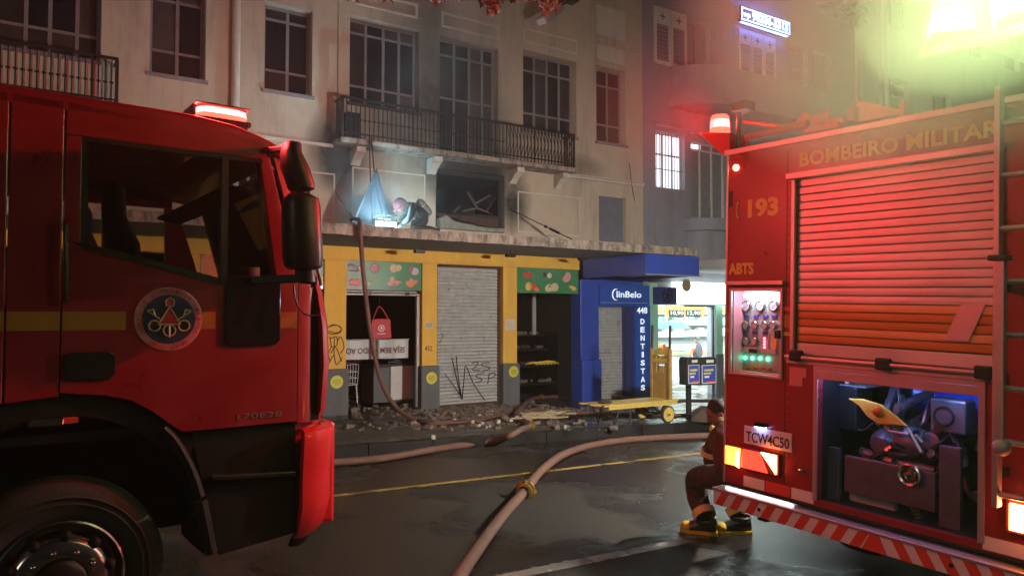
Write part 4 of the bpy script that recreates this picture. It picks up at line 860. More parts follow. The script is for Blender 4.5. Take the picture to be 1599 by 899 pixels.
b = MB(); stack(b, prof([(462, 482, 299, 1), (460, 484, 304, 1)], .05), 10); b.build('mirror_cap', 'black_plastic', LT, smooth=True); b = MB(); stack(b, prof([(460, 492, 421, 1), (462, 494, 440, .9)], .05), 10); b.build('mirror_neck', 'black_plastic', LT, smooth=True)
b = MB(); b.bar(Lp(395, 438, .01), Lp(478, 434, o), .06, .05); b.bar(Lp(470, 436, o), Lp(494, 438, o), .06, .05); b.build('mirror_lower_arm', 'black_plastic', LT, bevel=.008)
b = MB(); b.tube([Lp(459, 447, .06), Lp(462, 470, .07), Lp(476, 490, .08), Lp(497, 492, .06), Lp(499, 484, .04)], .006, 6, smooth=4); b.build('mirror_cable', 'black_plastic', LT)
# roof lamp
p0, p1 = lt(316, 186, -.12), lt(391, 166, -.12); z0 = 3.10
lb = MB(); lb.box(p0[0]-.03, p0[0]+.30, -1.12, 1.1, z0, z0+.035); lbar = lb.build('light_bar', 'black_plastic', LT, bevel=.01)
lens = MB(); stack(lens, [(p0[0]+.135, -.98, z0+.036, .15, .14), (p0[0]+.135, -.98, z0+.06, .155, .145), (p0[0]+.135, -.98, z0+.095, .15, .14), (p0[0]+.135, -.98, z0+.11, .12, .11)], 20, 4); ll = lens.build('lamp_lens', 'beacon_red', lbar, smooth=True); ll.data.materials.append(MATS['lens_rim'])
for p_ in ll.data.polygons:
    if not (z0+.058 < p_.center.z < z0+.097) or len(p_.vertices) != 4: p_.material_index = 1
box('added_light_shield', 'black_plastic', (p0[0]-.03, p0[0]+.30, -.835, -.82, z0+.036, z0+.125), lbar); box('added_light_lid', 'black_plastic', (p0[0]-.03, p0[0]+.29, -1.11, -.84, z0+.112, z0+.12), lbar); box('added_light_shield', 'black_plastic', (p0[0]-.045, p0[0]-.03, -1.10, -.82, z0+.036, z0+.10), lbar)  # plates added to keep the red light off the house front
stack(MB(), [(p0[0]+.135, .1, z0+.036, .13, .9), (p0[0]+.135, .1, z0+.10, .13, .9)], 20, 5).build('lens_cover', 'helmet_red', lbar)

# ================================================================== RIGHT FIRE TRUCK (seen from behind)
rootR = R0+RW*1.217
RTK = thing('fire_truck', 'bright red fire pumper seen from behind with roller shutter, gauge box and striped bumper', 'fire truck', rootR, (TAU, 0, math.atan2(-RN.y, -RN.x)), world=False)
rp = lambda w, u, d: (-d, 1.217-w, u)
def Rp(px, py, out=0): return V(rp(*rr(px, py, out), out))
def rpoly(name, mt, poly, d0, d1, par=RTK, bevel=.004): return MB().prism(poly, rp, d0, d1).build(name, mt, par, bevel=bevel)
def rbox(name, mt, w0, w1, u0, u1, d0, d1, par=RTK, bevel=.004): return rpoly(name, mt, [(w0, u0), (w1, u0), (w1, u1), (w0, u1)], d0, d1, par, bevel)
WL, WR, UB, UT = -.05, 2.484, .66, 3.14
GB = (.014, .432, 1.50, 2.10); SHT = (.545, 1.80, 1.66, 2.875); BAY = (.725, 1.715, .70, 1.57)
wallf('rear_panel', 'truck_red', WL, WR, UB, UT, [GB, SHT, BAY], rp, .05, RTK)
rbox('left_side', 'truck_red', WL, WL+.05, UB, UT, -6.4, -.052); rbox('right_side', 'truck_red', WR-.05, WR, UB, UT, -6.4, -.052); rbox('roof', 'truck_red', WL+.052, WR-.052, UT-.06, UT-.004, -6.4, -.052); rbox('front_end', 'truck_red', WL+.052, WR-.052, UB, UT-.062, -6.4, -6.35); rbox('floor', 'matte_black', WL+.052, WR-.052, UB, UB+.03, -6.35, -.052)
rbox('corner_trim', 'alu', WL-.006, WL+.012, UB, UT, -.02, .008); rbox('roof_edge_rail', 'alu', WL-.02, WR+.02, UT-.01, UT+.03, -.05, .02)
for ww in (WL+.25, WR-.25):
    for dd in (-1.6, -4.6):
        b = MB(); b.lathe(rp(ww-.15, .44, dd), (0, -1, 0), [(.2, 0), (.5, .02), (.52, .06), (.52, .26), (.5, .3), (.2, .31), (.12, .28)], 36); wl = b.build('wheel', 'rubber', RTK, smooth=True)
rbox('chassis', 'matte_black', .7, 1.75, .42, .655, -6.3, -.3)
# shutter, slat by slat
rs = MB(); z = SHT
rs.prism([(z[0]-.03, z[2]), (z[0]-.002, z[2]), (z[0]-.002, z[3]), (z[0]-.03, z[3])], rp, .001, .022); rs.prism([(z[1]+.002, z[2]), (z[1]+.035, z[2]), (z[1]+.035, z[3]), (z[1]+.002, z[3])], rp, .001, .022); rs.prism([(z[0]-.06, z[3]+.002), (z[1]+.05, z[3]+.002), (z[1]+.05, z[3]+.045), (z[0]-.06, z[3]+.045)], rp, .001, .045); rs.prism([(z[0]-.06, z[2]-.06), (z[1]+.05, z[2]-.06), (z[1]+.05, z[2]-.004), (z[0]-.06, z[2]-.004)], rp, .001, .02)
shut2 = rs.build('roller_shutter', 'alu', RTK, bevel=.004); n = 21; ph = (SHT[3]-SHT[2]-.09)/n
rbox('shutter_backing', 'pump_metal', SHT[0], SHT[1], SHT[2], SHT[3], -.12, -.06, shut2, 0)
slat = {}
for i in range(n):
    u0 = SHT[2]+.09+i*ph; mt = 'slat_orange' if i in (0, 2, 3) else 'slat_amber' if i in (1, 4) else 'alu_slat'
    if mt not in slat:
        b = MB(); b.prism([(0, .001), (0, ph-.001), (.009, ph-.0012), (.0125, ph-.006), (.0135, ph*.5), (.0125, .008), (.009, .0035)], lambda a, v, d: (-a, d, v), -(SHT[1]-SHT[0])/2+.004, (SHT[1]-SHT[0])/2-.004); o_ = b.build('slat', mt, shut2); slat[mt] = o_.data
    else: o_ = bpy.data.objects.new('slat', slat[mt]); COL.objects.link(o_); o_.parent = shut2; OFF[o_.name] = V((0, 0, 0))
    o_.rotation_euler = (random.uniform(-.0012, .0012), random.uniform(-.02, .02), 0); o_.location = (.032+random.uniform(-.0015, .0015), 1.217-(SHT[0]+SHT[1])/2, u0)
rbox('shutter_foot', 'alu_slat', SHT[0]+.003, SHT[1]-.003, SHT[2]+.003, SHT[2]+.085, -.04, -.012, shut2, .006)
b = MB(); b.tube([Rp(1226, 556, .05), Rp(1543, 583, .05)], .014, 8); hb = b.build('shutter_handle', 'alu', RTK, smooth=True)
for px, py in ((1247, 553), (1383, 566), (1540, 579)): c = rr(px, py, .02); rbox('handle_bracket', 'black_plastic', c[0]-.045, c[0]+.045, c[1]-.045, c[1]+.03, .022, .075, hb, .012)
b = MB()
for (p, q, r_, s_) in (((1500, 476), (1540, 474), (1512, 533), (1474, 531)),): b.prism([rr(*t_, -.01) for t_ in (s_, r_, q, p)], rp, -.0125, -.0085)
b.build('shutter_chevron', 'alu', RTK)
for (u0, u1, w0, w1, mt) in ((1.845, 1.935, WL+.012, -.002, 'truck_orange'), (1.845, 1.935, .45, .512, 'truck_orange'), (1.79, 1.815, WL+.012, -.002, 'letters_yellow'), (1.79, 1.815, .45, .512, 'letters_yellow'), (1.965, 1.99, .45, .512, 'reflective_red')): rbox('rear_stripe', mt, w0, w1, u0, u1, .0005, .003, RTK, 0)
# lettering
def rtext(s, mt, pa, pb, hpx, bold=.02):
    a = rr(*pa); c = rr(*pb); t_ = rr(pa[0], pa[1]-hpx); return text(s, mt, RTK, rp(a[0], a[1], .0005), (0, -1, 0), (0, 0, 1), c[0]-a[0], t_[1]-a[1], bold=bold)
rtext('BOMBEIRO MILITAR', 'letters_yellow', (1249, 261), (1563, 207), 22, .03); rtext('193', 'letters_yellow', (1168, 341), (1216, 336), 29, .045); rtext('ABTS', 'letters_yellow', (1138, 429), (1177, 427), 18, .045)
b = MB(); c = rr(1157, 328); pts = [rp(c[0]+.03*math.cos(a)-.005, c[1]+.062*math.sin(a), .004) for a in [R(100+16*i) for i in range(11)]]; b.tube(pts, lambda q: .006+.008*abs(2*q-1)**2, 6); b.build('phone_symbol', 'letters_yellow', RTK)
c = rr(1150, 262); b = MB(); b.lathe(rp(*c, 0), (-1, 0, 0), [(.024, .0), (.022, .014), (.012, .02), (0, .022)], 16); b.build('marker_lamp', 'marker_red', RTK, smooth=True)
for (xa, ya, xb, yb) in ((1233, 587, 1259, 575), (1233, 601, 1253, 589)): p = rr(xa, ya); q = rr(xb, yb); rbox('warning_label', 'emblem_pink', p[0], q[0], p[1], q[1], .0005, .003, RTK, 0)
c = rr(1141, 305); rbox('side_vent', 'black_plastic', c[0]-.012, c[0]+.02, c[1]-.09, c[1]+.03, .0005, .006)
# gauge box
g0, g1, g2, g3 = GB; gbx = MB()
for (a, c, e, g_) in ((g0-.022, g0, g2-.022, g3+.022), (g1, g1+.022, g2-.022, g3+.022), (g0, g1, g3, g3+.022), (g0, g1, g2-.022, g2)): gbx.prism([(a+.0005, e), (c-.0005, e), (c-.0005, g_), (a+.0005, g_)], rp, .0005, .022)
gbox = gbx.build('gauge_box', 'alu', RTK, bevel=.004); rbox('box_hood', 'alu', g0-.04, g1+.04, g3+.045, g3+.075, .0005, .05, gbox)
b = MB(); b.prism([(g0, g2), (g1, g2), (g1, g3), (g0, g3)], rp, -.13, -.12)
b.build('gauge_panel', 'panel_grey', gbox); b = MB()
for ww in (g0, g1-.006): b.prism([(ww, g2), (ww+.006, g2), (ww+.006, g3), (ww, g3)], rp, -.119, -.001)
b.prism([(g0+.006, g2), (g1-.006, g2), (g1-.006, g2+.006), (g0+.006, g2+.006)], rp, -.119, -.001); b.build('box_lining', 'emblem_pink', gbox)
GD = -.10
def G(u, v, d=GD): return rr(1140+u/5.62, 440+v/5.62, d)
def gauge(u, v, rpx):
    c = G(u, v); r_ = abs(G(u, v-rpx)[1]-c[1]); b = MB(); b.lathe(rp(*c, -.118), (-1, 0, 0), [(r_*1.12, 0), (r_*1.12, .022), (r_*.98, .026), (r_*.95, .018)], 22); gg = b.build('gauge', 'chrome', gbox, smooth=True)
    b = MB(); b.lathe(rp(*c, -.118), (-1, 0, 0), [(0, .0175), (r_*.95, .0175)], 22); b.bar(rp(c[0]-r_*.4, c[1]-r_*.4, -.098), rp(c[0]+r_*.5, c[1]+r_*.5, -.098), .004, .003); dl = b.build('dial', 'dial_white', gbox)
for u in (138, 262, 378): gauge(u, 212, 42)
for u in (132, 213, 300, 372): gauge(u, 379, 31)
for u in (132, 208): gauge(u, 519, 31)
for (v, us) in ((303, (135, 217, 300, 378)), (446, (130, 208, 296)), (124, (135,))):
    for u in us: a = G(u-22, v+11); c = G(u+22, v-11); rbox('gauge_label', 'bin_label', a[0], c[0], a[1], c[1], -.118, -.112, gbox, 0)
a = G(268, 585); c = G(330, 480); rbox('switch_panel', 'emblem_pink', a[0], c[0], a[1], c[1], -.118, -.108, gbox, 0)
for i in range(4): c = G(298, 496+26*i); b = MB(); b.sphere(rp(*c, -.105), .010, 8, 6); b.build('switch_light', 'pink_led', gbox, smooth=True)
a = G(352, 590); c = G(402, 470); rbox('orange_panel', 'orange_front', a[0], c[0], a[1], c[1], -.118, -.108, gbox, 0); a = G(50, 604); c = G(404, 592); rbox('box_shelf', 'alu', a[0], c[0], a[1], c[1], -.118, -.09, gbox, 0); a = G(192, 620); c = G(246, 588); rbox('black_module', 'black_plastic', a[0], c[0], a[1], c[1], -.089, -.06, gbox, .004)
for u, v in ((122, 665), (187, 668), (253, 671), (322, 677)): c = G(u, v); b = MB(); b.sphere(rp(*c, -.112), .013, 10, 8); b.build('green_lamp', 'green_led', gbox, smooth=True)
for u, v in ((148, 752), (215, 757), (283, 762), (350, 767)): c = G(u, v); b = MB(); b.cyl(rp(*c, -.118), rp(*c, -.07), .008, n=8); b.bar(rp(c[0]-.018, c[1]-.004, -.072), rp(c[0]+.02, c[1]+.014, -.072), .011); b.build('drain_valve', 'brass', gbox)
a = G(165, 138); c = G(402, 108); rbox('box_lamp', 'box_light', a[0], c[0], a[1], c[1], -.07, -.035, gbox, .004)
c = rr(1214, 522, .03); rbox('box_latch', 'black_plastic', c[0]-.02, c[0]+.02, c[1]-.03, c[1]+.03, .0225, .04, gbox, .004)
# plate, lamps, reflectors, bumper
p = rr(1161, 688); q = rr(1233, 670); pu0, pu1 = .985, 1.115; pt = rbox('number_plate', 'plate_white', .135, .535, pu0, pu1, .001, .012, RTK, .004); text('TCW4C50', 'ink', pt, rp(.155, pu0+.018, .0122), (0, -1, 0), (0, 0, 1), .36, .075, bold=.01, name='plate_letters')
rbox('plate_lamp_housing', 'matte_black', .245, .335, pu1+.012, pu1+.04, .001, .05, pt, .004); rbox('plate_lamp', 'plate_lamp', .25, .33, pu1+.006, pu1+.0115, .012, .045, pt, 0)
rbox('lamp_cluster', 'helmet_red', -.02, .445, .80, .955, .001, .03, RTK, .008); tc = bpy.data.objects['lamp_cluster']
rpoly('amber_lens', 'tail_amber', [(-.01, .81), (.115, .81), (.125, .945), (-.01, .945)], .031, .045, tc); rpoly('hot_lens', 'tail_hot', [(.085, .815), (.125, .80), (.12, .925), (.09, .93)], .046, .05, tc); rpoly('hot_lens', 'tail_hot', [(.43, .815), (.43, .95), (.30, .95), (.37, .88)], .031, .045, tc); rpoly('red_lens', 'tail_red', [(.14, .81), (.36, .81), (.29, .945), (.14, .945)], .031, .04, tc)
rbox('lamp_cluster', 'helmet_red', 1.86, 2.42, .80, .99, .001, .03, RTK, .008); rpoly('hot_lens', 'tail_hot', [(1.885, .82), (2.10, .82), (2.10, .965), (1.885, .965)], .031, .045, RTK)
for (x0, x1, mt) in ((.13, .31, 'reflective_white'), (.32, .52, 'reflective_red'), (.53, .70, 'reflective_white'), (1.74, 1.98, 'reflective_white')): rbox('reflector', mt, x0, x1, .67, .745, .001, .004, RTK, 0)
b = MB(); c = rr(1253, 733); b.bar(rp(c[0]-.06, c[1], .02), rp(c[0]+.04, c[1]-.005, .02), .012); b.sphere(rp(c[0], c[1], .015), .016, 8, 6); b.build('latch', 'chrome', RTK, smooth=True)
rbox('bumper', 'reflective_white', WL-.02, WR+.02, .505, .61, .0, .10, RTK, .004); bump = bpy.data.objects['bumper.001'] if 'bumper.001' in bpy.data.objects else bpy.data.objects['bumper']
rbox('tread_plate', 'alu', WL-.02, WR+.02, .613, .632, -.05, .115, bump, .004); rbox('added_step_lamp', 'added_step_light', WL+.03, .55, .6435, .6475, .004, .02, bump, 0); rbox('under_sill', 'matte_black', WL+.01, WR-.01, .648, .659, -.04, .034, RTK, 0)  # includes a lamp added under the sill to light the tread plate
x = WL-.0; i = 0
while x < WR-.1:
    s_ = .06 if x < 1.10 else -.06
    if abs(x-1.13) < .08: rpoly('bumper_stripe', 'reflective_red', [(x-.05, .507), (x+.11, .507), (x+.06, .608), (x, .608)], .1005, .103, bump, 0)
    else:
        a0, a1 = (x, x+s_) if s_ > 0 else (x-s_, x); rpoly('bumper_stripe', 'reflective_red', [(a0, .507), (a0+.068, .507), (a1+.068, .608), (a1, .608)], .1005, .103, bump, 0)
    x += .133
for ww in (.34, 1.62): b = MB(); b.lathe(rp(ww, .56, .103), (-1, 0, 0), [(.014, 0), (.010, .005), (0, .006)], 12); b.build('bumper_bolt', 'black_plastic', bump)
for ww in (.25, 2.1): rbox('bumper_stay', 'matte_black', ww, ww+.08, .45, .6, -.5, -.002, bump, 0)
# open pump bay
b0, b1, b2, b3 = BAY; b = MB(); D = -.75
for q in ([(b0, b2, D), (b1, b2, D), (b1, b3, D), (b0, b3, D)], [(b0, b2, -.051), (b0, b2, D), (b0, b3, D), (b0, b3, -.051)], [(b1, b2, -.051), (b1, b2, D), (b1, b3, D), (b1, b3, -.051)], [(b0, b3, -.051), (b1, b3, -.051), (b1, b3, D), (b0, b3, D)], [(b0, b2, -.051), (b1, b2, -.051), (b1, b2, D), (b0, b2, D)]): b.quad(*[rp(*t_) for t_ in q])
bay = b.build('pump_bay', 'matte_black', RTK); b = MB()
for (a, c, e, g_) in ((b0-.03, b0-.001, b2, b3), (b1+.001, b1+.035, b2, b3), (b0+.001, b1-.0, b3-.055, b3-.001), (b0-.03, b1+.035, b3+.001, b3+.03)): b.prism([(a, e), (c, e), (c, g_), (a, g_)], rp, .001, .012)
b.build('bay_frame', 'alu', bay)
rbox('bay_lamp', 'bay_blue', .78, 1.05, b3-.03, b3-.012, -.085, -.06, bay, 0); rbox('bay_lamp', 'bay_blue', 1.45, 1.66, b3-.03, b3-.012, -.085, -.06, bay, 0)
b = MB(); b.lathe(rp(1.36, 1.40, -.62), (0, -1, -.08), [(0, -.30), (.10, -.29), (.13, -.26), (.135, -.1), (.14, 0), (.135, .12), (.13, .22), (.09, .25), (0, .26)], 28); b.build('blue_tank', 'tank_blue', bay, smooth=True)
b = MB(); b.lathe(rp(1.05, 1.50, -.60), (0, -1, 0), [(0, -.2), (.06, -.19), (.07, 0), (.06, .2), (0, .21)], 20); b.build('blue_pipe', 'tank_blue', bay, smooth=True)
ky = [rr(x, y, -.10) for x, y in ((1322, 622), (1345, 623), (1375, 632), (1398, 650), (1416, 666), (1395, 663), (1370, 662), (1352, 650), (1340, 634))]; rpoly('yellow_plate', 'pump_yellow', ky[::-1], -.13, -.11, bay, .006); c = rr(1371, 643, -.1); b = MB(); b.lathe(rp(*c, -.109), (-1, 0, 0), [(.035, 0), (.03, .02), (.012, .024), (0, .024)], 14); b.tube([rp(*c, -.12), rp(c[0]+.06, c[1]-.2, -.4)], .014, 6); b.build('plate_boss', 'brass', bay, smooth=True)
p = rr(1452, 672, -.2); q = rr(1508, 627, -.2); rbox('control_case', 'pump_metal', p[0], q[0], p[1], q[1], -.34, -.2, bay, .012); b = MB(); b.torus(rp((p[0]+q[0])/2-.02, (p[1]+q[1])/2, -.195), (1, 0, 0), .055, .007, 20, 6); b.build('case_dial', 'black_plastic', bay)
p = rr(1282, 665, -.25); q = rr(1338, 605, -.25); rbox('battery_case', 'black_plastic', p[0], q[0], p[1], q[1], -.45, -.25, bay, .012); b = MB()
for k in range(3): b.sphere(rp(p[0]+.04+.05*k, q[1]+.02, -.33), (.018, .018, .03), 8, 6)
rbox('pale_ledge', 'alu', p[0], q[0]+.06, q[1]+.003, q[1]+.012, -.45, -.25, bay, 0); b.build('pale_bottles', 'appliance_white', bay, smooth=True)
rnd = random.Random(5); b = MB(); b.sphere(rp(1.18, 1.12, -.40), (.16, .20, .15), 16, 10); b.lathe(rp(1.02, 1.10, -.30), (-1, 0, 0), [(.09, -.1), (.10, 0), (.07, .06), (.05, .08), (0, .08)], 18); b.lathe(rp(1.33, 1.16, -.32), (-1, 0, .2), [(.07, -.1), (.08, 0), (.055, .07), (0, .08)], 16)
b.tube([rp(.86, 1.02, -.3), rp(1.1, 1.0, -.26), rp(1.35, .99, -.28)], .03, 8, smooth=4); b.build('pump_body', 'pump_metal', bay, smooth=True); b = MB()
for k in range(11):
    w_ = rnd.uniform(.85, 1.55); u_ = rnd.uniform(.95, 1.3); b.tube([rp(w_, u_, -.26), rp(w_+rnd.uniform(-.1, .1), u_-.06, -.2-.1*rnd.random()), rp(w_+rnd.uniform(-.2, .2), u_-rnd.uniform(.05, .25), -.28)], rnd.choice((.008, .012, .018)), 6, smooth=4)
b.build('pump_hoses', 'rubber', bay, smooth=True, kind='stuff'); b = MB()
for k in range(13): w_ = rnd.uniform(.9, 1.5); u_ = rnd.uniform(.98, 1.28); b.cyl(rp(w_, u_, -.25), rp(w_+rnd.uniform(-.03, .03), u_+rnd.uniform(-.03, .03), -.19), rnd.choice((.012, .02, .028)), n=10)
b.build('pump_fittings', 'chrome', bay, smooth=True, kind='stuff'); b = MB()
for k in range(16):
    w_ = rnd.uniform(.82, 1.62); u_ = rnd.uniform(.86, 1.34); d0 = rnd.uniform(-.5, -.3); b.tube([rp(w_, u_, d0), rp(w_+rnd.uniform(-.12, .12), u_+rnd.uniform(-.02, .1), d0+.05), rp(w_+rnd.uniform(-.15, .15), u_+rnd.uniform(.05, .3), d0-.1)], rnd.choice((.012, .02, .03)), 8, smooth=4)
    b.lathe(rp(w_, u_, d0+.03), (-1, 0, 0), [(0, -.03), (.035, -.03), (.035, .01), (.022, .012), (.022, .035), (0, .036)], 8)
b.build('pump_pipework', 'pump_metal', bay, smooth=True, kind='stuff'); b = MB(); b.tube([Rp(1387, 672, -.2), Rp(1432, 680, -.2), Rp(1440, 690, -.2)], .009, 6); b.tube([Rp(1418, 668, -.15), Rp(1430, 690, -.15), Rp(1438, 705, -.15)], .010, 6); b.build('pump_rods', 'alu', bay, smooth=True)
c = rr(1420, 741, -.1); b = MB(); b.torus(rp(*c, -.1), (1, 0, 0), .062, .012, 26, 8); b.torus(rp(*c, -.095), (1, 0, 0), .03, .006, 18, 6); b.lathe(rp(*c, -.13), (-1, 0, 0), [(.055, 0), (.05, .01), (.02, .012), (.018, .04), (0, .045)], 20); b.build('pump_outlet', 'chrome', bay, smooth=True)
b = MB()
for (a, c, e, g_) in ((1318, 766, 1460, 738), (1465, 850, 1500, 700), (1285, 780, 1310, 700)): p = rr(a, c, -.12); q = rr(e, g_, -.12); b.prism([(p[0], p[1]), (q[0], p[1]), (q[0], q[1]), (p[0], q[1])], rp, -.16, -.12)
b.build('bay_brackets', 'pump_metal', bay, bevel=.004)
p = rr(1325, 812, -.2); q = rr(1397, 778, -.2); rbox('pale_panel', 'panel_grey', p[0], q[0], p[1]-.04, q[1], -.24, -.2, bay, .006)
b = MB(); path = [Rp(x, y, -.16) for x, y in ((1425, 783), (1432, 800), (1438, 818), (1447, 836), (1462, 850))]; b.tube(path, lambda t: .026+.006*(int(t*24) % 2), 10, smooth=6); b.build('ribbed_hose', 'rubber', bay)
# ladder on the rear right
lad = MB()
for w_ in (1.845, 2.28): lad.prism([(w_, .95), (w_+.03, .95), (w_+.03, 3.2), (w_, 3.2)], rp, .10, .16)
ladder = lad.build('rear_ladder', 'alu', RTK, bevel=.005); rungs = None
for i in range(8):
    u_ = 1.02+.283*i; b = MB(); b.tube([rp(1.876, u_, .13), rp(2.279, u_, .13)], .016, 8); b.build('rung', 'alu', ladder, smooth=True)
for u_ in (1.1, 2.1, 3.05): b = MB(); b.prism([(1.85, u_), (1.872, u_), (1.872, u_+.05), (1.85, u_+.05)], rp, .001, .099); b.build('ladder_stay', 'black_plastic', ladder)
fs_ = MB(); p = rr(1553, 690, .2); q = rr(1565, 407, .2); fs_.prism([(p[0]-.0, p[1]), (p[0]+.045, p[1]), (p[0]+.045, q[1]), (p[0], q[1])], rp, .17, .215); fst = fs_.build('folding_step', 'alu', RTK, bevel=.006); rbox('step_cap', 'black_plastic', p[0]-.03, p[0]+.06, q[1]+.002, q[1]+.03, .15, .23, fst); b = MB(); b.sphere(rp(p[0]+.03, p[1]-.02, .19), (.05, .045, .05), 10, 8); b.build('step_joint', 'panel_grey', fst, smooth=True)
# roof gear
b = MB(); b.tube([Rp(1161, 190, -.5), Rp(1257, 203, -.5)], .016, 8); b.tube([Rp(1166, 216, -.15), Rp(1262, 193, -.15)], .028, 10); b.tube([Rp(1168, 240, -.15), Rp(1168, 214, -.15)], .014, 6); b.build('roof_rails', 'truck_red', RTK, smooth=True)
b = MB(); b.sphere(Rp(1258, 190, -.2), (.06, .06, .05), 12, 8); b.sphere(Rp(1281, 190, -.2), (.07, .055, .06), 12, 8); b.cyl(Rp(1250, 195, -.2), Rp(1320, 188, -.2), .028, n=10); b.cyl(Rp(1290, 205, -.2), Rp(1290, 173, -.2), .022, n=10); b.cyl(Rp(1258, 205, -.2), Rp(1258, 178, -.2), .03, n=10); b.build('water_monitor', 'truck_red_lit', RTK, smooth=True)
p = rr(1322, 190, -.2); q = rr(1334, 165, -.2); rbox('monitor_nozzle', 'truck_red', p[0], q[0], p[1], q[1], -.3, -.2); p = rr(1336, 190, -.25); rpoly('roof_locker', 'truck_red_lit', [rr(1336, 192, -.25), rr(1410, 178, -.25), rr(1406, 171, -.25), rr(1345, 158, -.25), rr(1337, 156, -.25)], -.9, -.25); p = rr(1403, 176, -.22); rbox('locker_post', 'truck_red_lit', p[0], p[0]+.03, p[1]-.03, p[1]+.07, -.3, -.22)
p = rr(1180, 233, -.1); b = MB(); b.prism([rr(1253, 208, -.1), rr(1310, 199, -.1), rr(1310, 190, -.1), rr(1262, 198, -.1)], rp, -.2, -.1); b.build('roof_bracket', 'truck_red_lit', RTK)
# beacon on its bracket at the left corner, and the little work lamp
bk = MB(); bk.prism([rr(1101, 209, -.1), rr(1136, 243, -.1), rr(1150, 243, -.1), rr(1150, 209, -.1)][::-1], rp, -.22, -.02); bkt = bk.build('beacon_bracket', 'truck_red_lit', RTK, bevel=.006)
c = rr(1124, 209, -.12); t_ = rr(1124, 181, -.12); b = MB(); b.lathe(rp(c[0], c[1], -.12), (0, 0, 1), [(.075, 0), (.078, .01), (.076, (t_[1]-c[1])*.28), (.072, (t_[1]-c[1])*.74), (.07, (t_[1]-c[1])*.9), (.06, t_[1]-c[1]), (0, t_[1]-c[1]+.003)], 24); bl = b.build('beacon_lens', 'beacon_red_rear', bkt, smooth=True); bl.data.materials.append(MATS['beacon_beam']); bl.data.materials.append(MATS['lens_rim'])
for p_ in bl.data.polygons:
    if p_.normal.x < -.45 and p_.normal.y > -.02 and abs(p_.normal.z) < .5: p_.material_index = 1
    if not (c[1]+(t_[1]-c[1])*.26 < p_.center.z < c[1]+(t_[1]-c[1])*.76): p_.material_index = 2
b = MB(); b.cyl(Rp(1152, 236, -.1), Rp(1154, 176, -.1), .018, n=8); p = rr(1144, 175, -.1); q = rr(1167, 156, -.1); b.prism([(p[0], p[1]), (q[0], p[1]), (q[0], q[1]), (p[0], q[1])], rp, -.2, -.08); b.build('corner_lamp', 'black_plastic', RTK, bevel=.008)
# light mast with two flood heads
mo = .45; mast = MB(); m0 = rr(1540, 20, mo); mast.tube([rp(m0[0], UT-.01, -.25), rp(m0[0], m0[1]-.13, -.25), rp(m0[0], m0[1]-.13, mo)], .035, 10); mast.bar(rp(m0[0]-.32, m0[1]-.13, mo), rp(m0[0]+.32, m0[1]-.13, mo), .05); mst = mast.build('light_mast', 'alu', RTK, smooth=True)
def flood(wc, uc, dirx, diry, tilt, mt, w_, h_, vis=.05):
    M_ = Matrix.Rotation(math.atan2(diry, dirx), 3, 'Z') @ Matrix.Rotation(tilt, 3, 'Y'); c = V(rp(wc, uc, mo)); b = MB(); b.box(-.09, 0, -w_/2-.02, w_/2+.02, -h_/2-.02, h_/2+.02); b.v = [c+M_ @ p for p in b.v]; hd = b.build('flood_head', 'matte_black', mst, bevel=.01)
    b = MB(); b.lathe((.001, 0, 0), (1, 0, 0), [(0, .012), (.05, .010), (.085, .004), (.095, 0)], 28); b.v = [c+M_ @ p for p in b.v]; b.build('flood_lens', mt, hd, smooth=True)
    b = MB(); b.box(.0, .07, -w_/2, w_/2, -h_/2-.028, -h_/2-.022); b.box(.0, .235, -w_/2-.028, -w_/2-.022, -h_/2-.02, h_/2); b.v = [c+M_ @ p for p in b.v]; b.build('added_visors', 'matte_black', hd, kind='stuff')  # visors added to keep the flood light off the left truck
flood(m0[0]-.17, m0[1], -.83, -.56, R(-15), 'flood_green', .20, .14); flood(m0[0]+.17, m0[1], -.80, -.60, R(-15), 'flood_green', .20, .14); 
def added_side_lamp(parent, c, mt, w_=.34, h_=.12):  # unseen truck-side lamp, added to light the house front evenly
    b = MB(); b.box(c[0]-w_/2-.02, c[0]+w_/2+.02, c[1]-.002, c[1]+.06, c[2]-h_/2-.02, c[2]+h_/2+.02); hd = b.build('added_side_lamp', 'black_plastic', parent, bevel=.008); b = MB(); b.box(c[0]-w_/2-.02, c[0]+w_/2+.02, c[1]+.061, c[1]+.21, c[2]+h_/2+.008, c[2]+h_/2+.018); b.build('added_lamp_visor', 'matte_black', hd)
    b = MB(); b.hexa([(c[0]-w_/2, c[1]+.061, c[2]-h_/2), (c[0]+w_/2, c[1]+.061, c[2]-h_/2), (c[0]+w_/2, c[1]+.063, c[2]-h_/2), (c[0]-w_/2, c[1]+.063, c[2]-h_/2),
        (c[0]-w_/2, c[1]+.061, c[2]+h_/2), (c[0]+w_/2, c[1]+.061, c[2]+h_/2), (c[0]+w_/2, c[1]+.063+h_*.6, c[2]+h_/2), (c[0]-w_/2, c[1]+.063+h_*.6, c[2]+h_/2)]); b.build('added_side_lamp_lens', mt, hd)
added_side_lamp(RTK, (3.2, 1.27, 2.75), 'added_facade_light'); added_side_lamp(LT, (-1.2, 1.312, 2.7), 'added_side_light')
# side step that the seated firefighter rests on
sst = MB(); sst.box(.75, 1.75, 1.27, 1.62, .50, .54); sst.build('side_step', 'alu', RTK, bevel=.006)

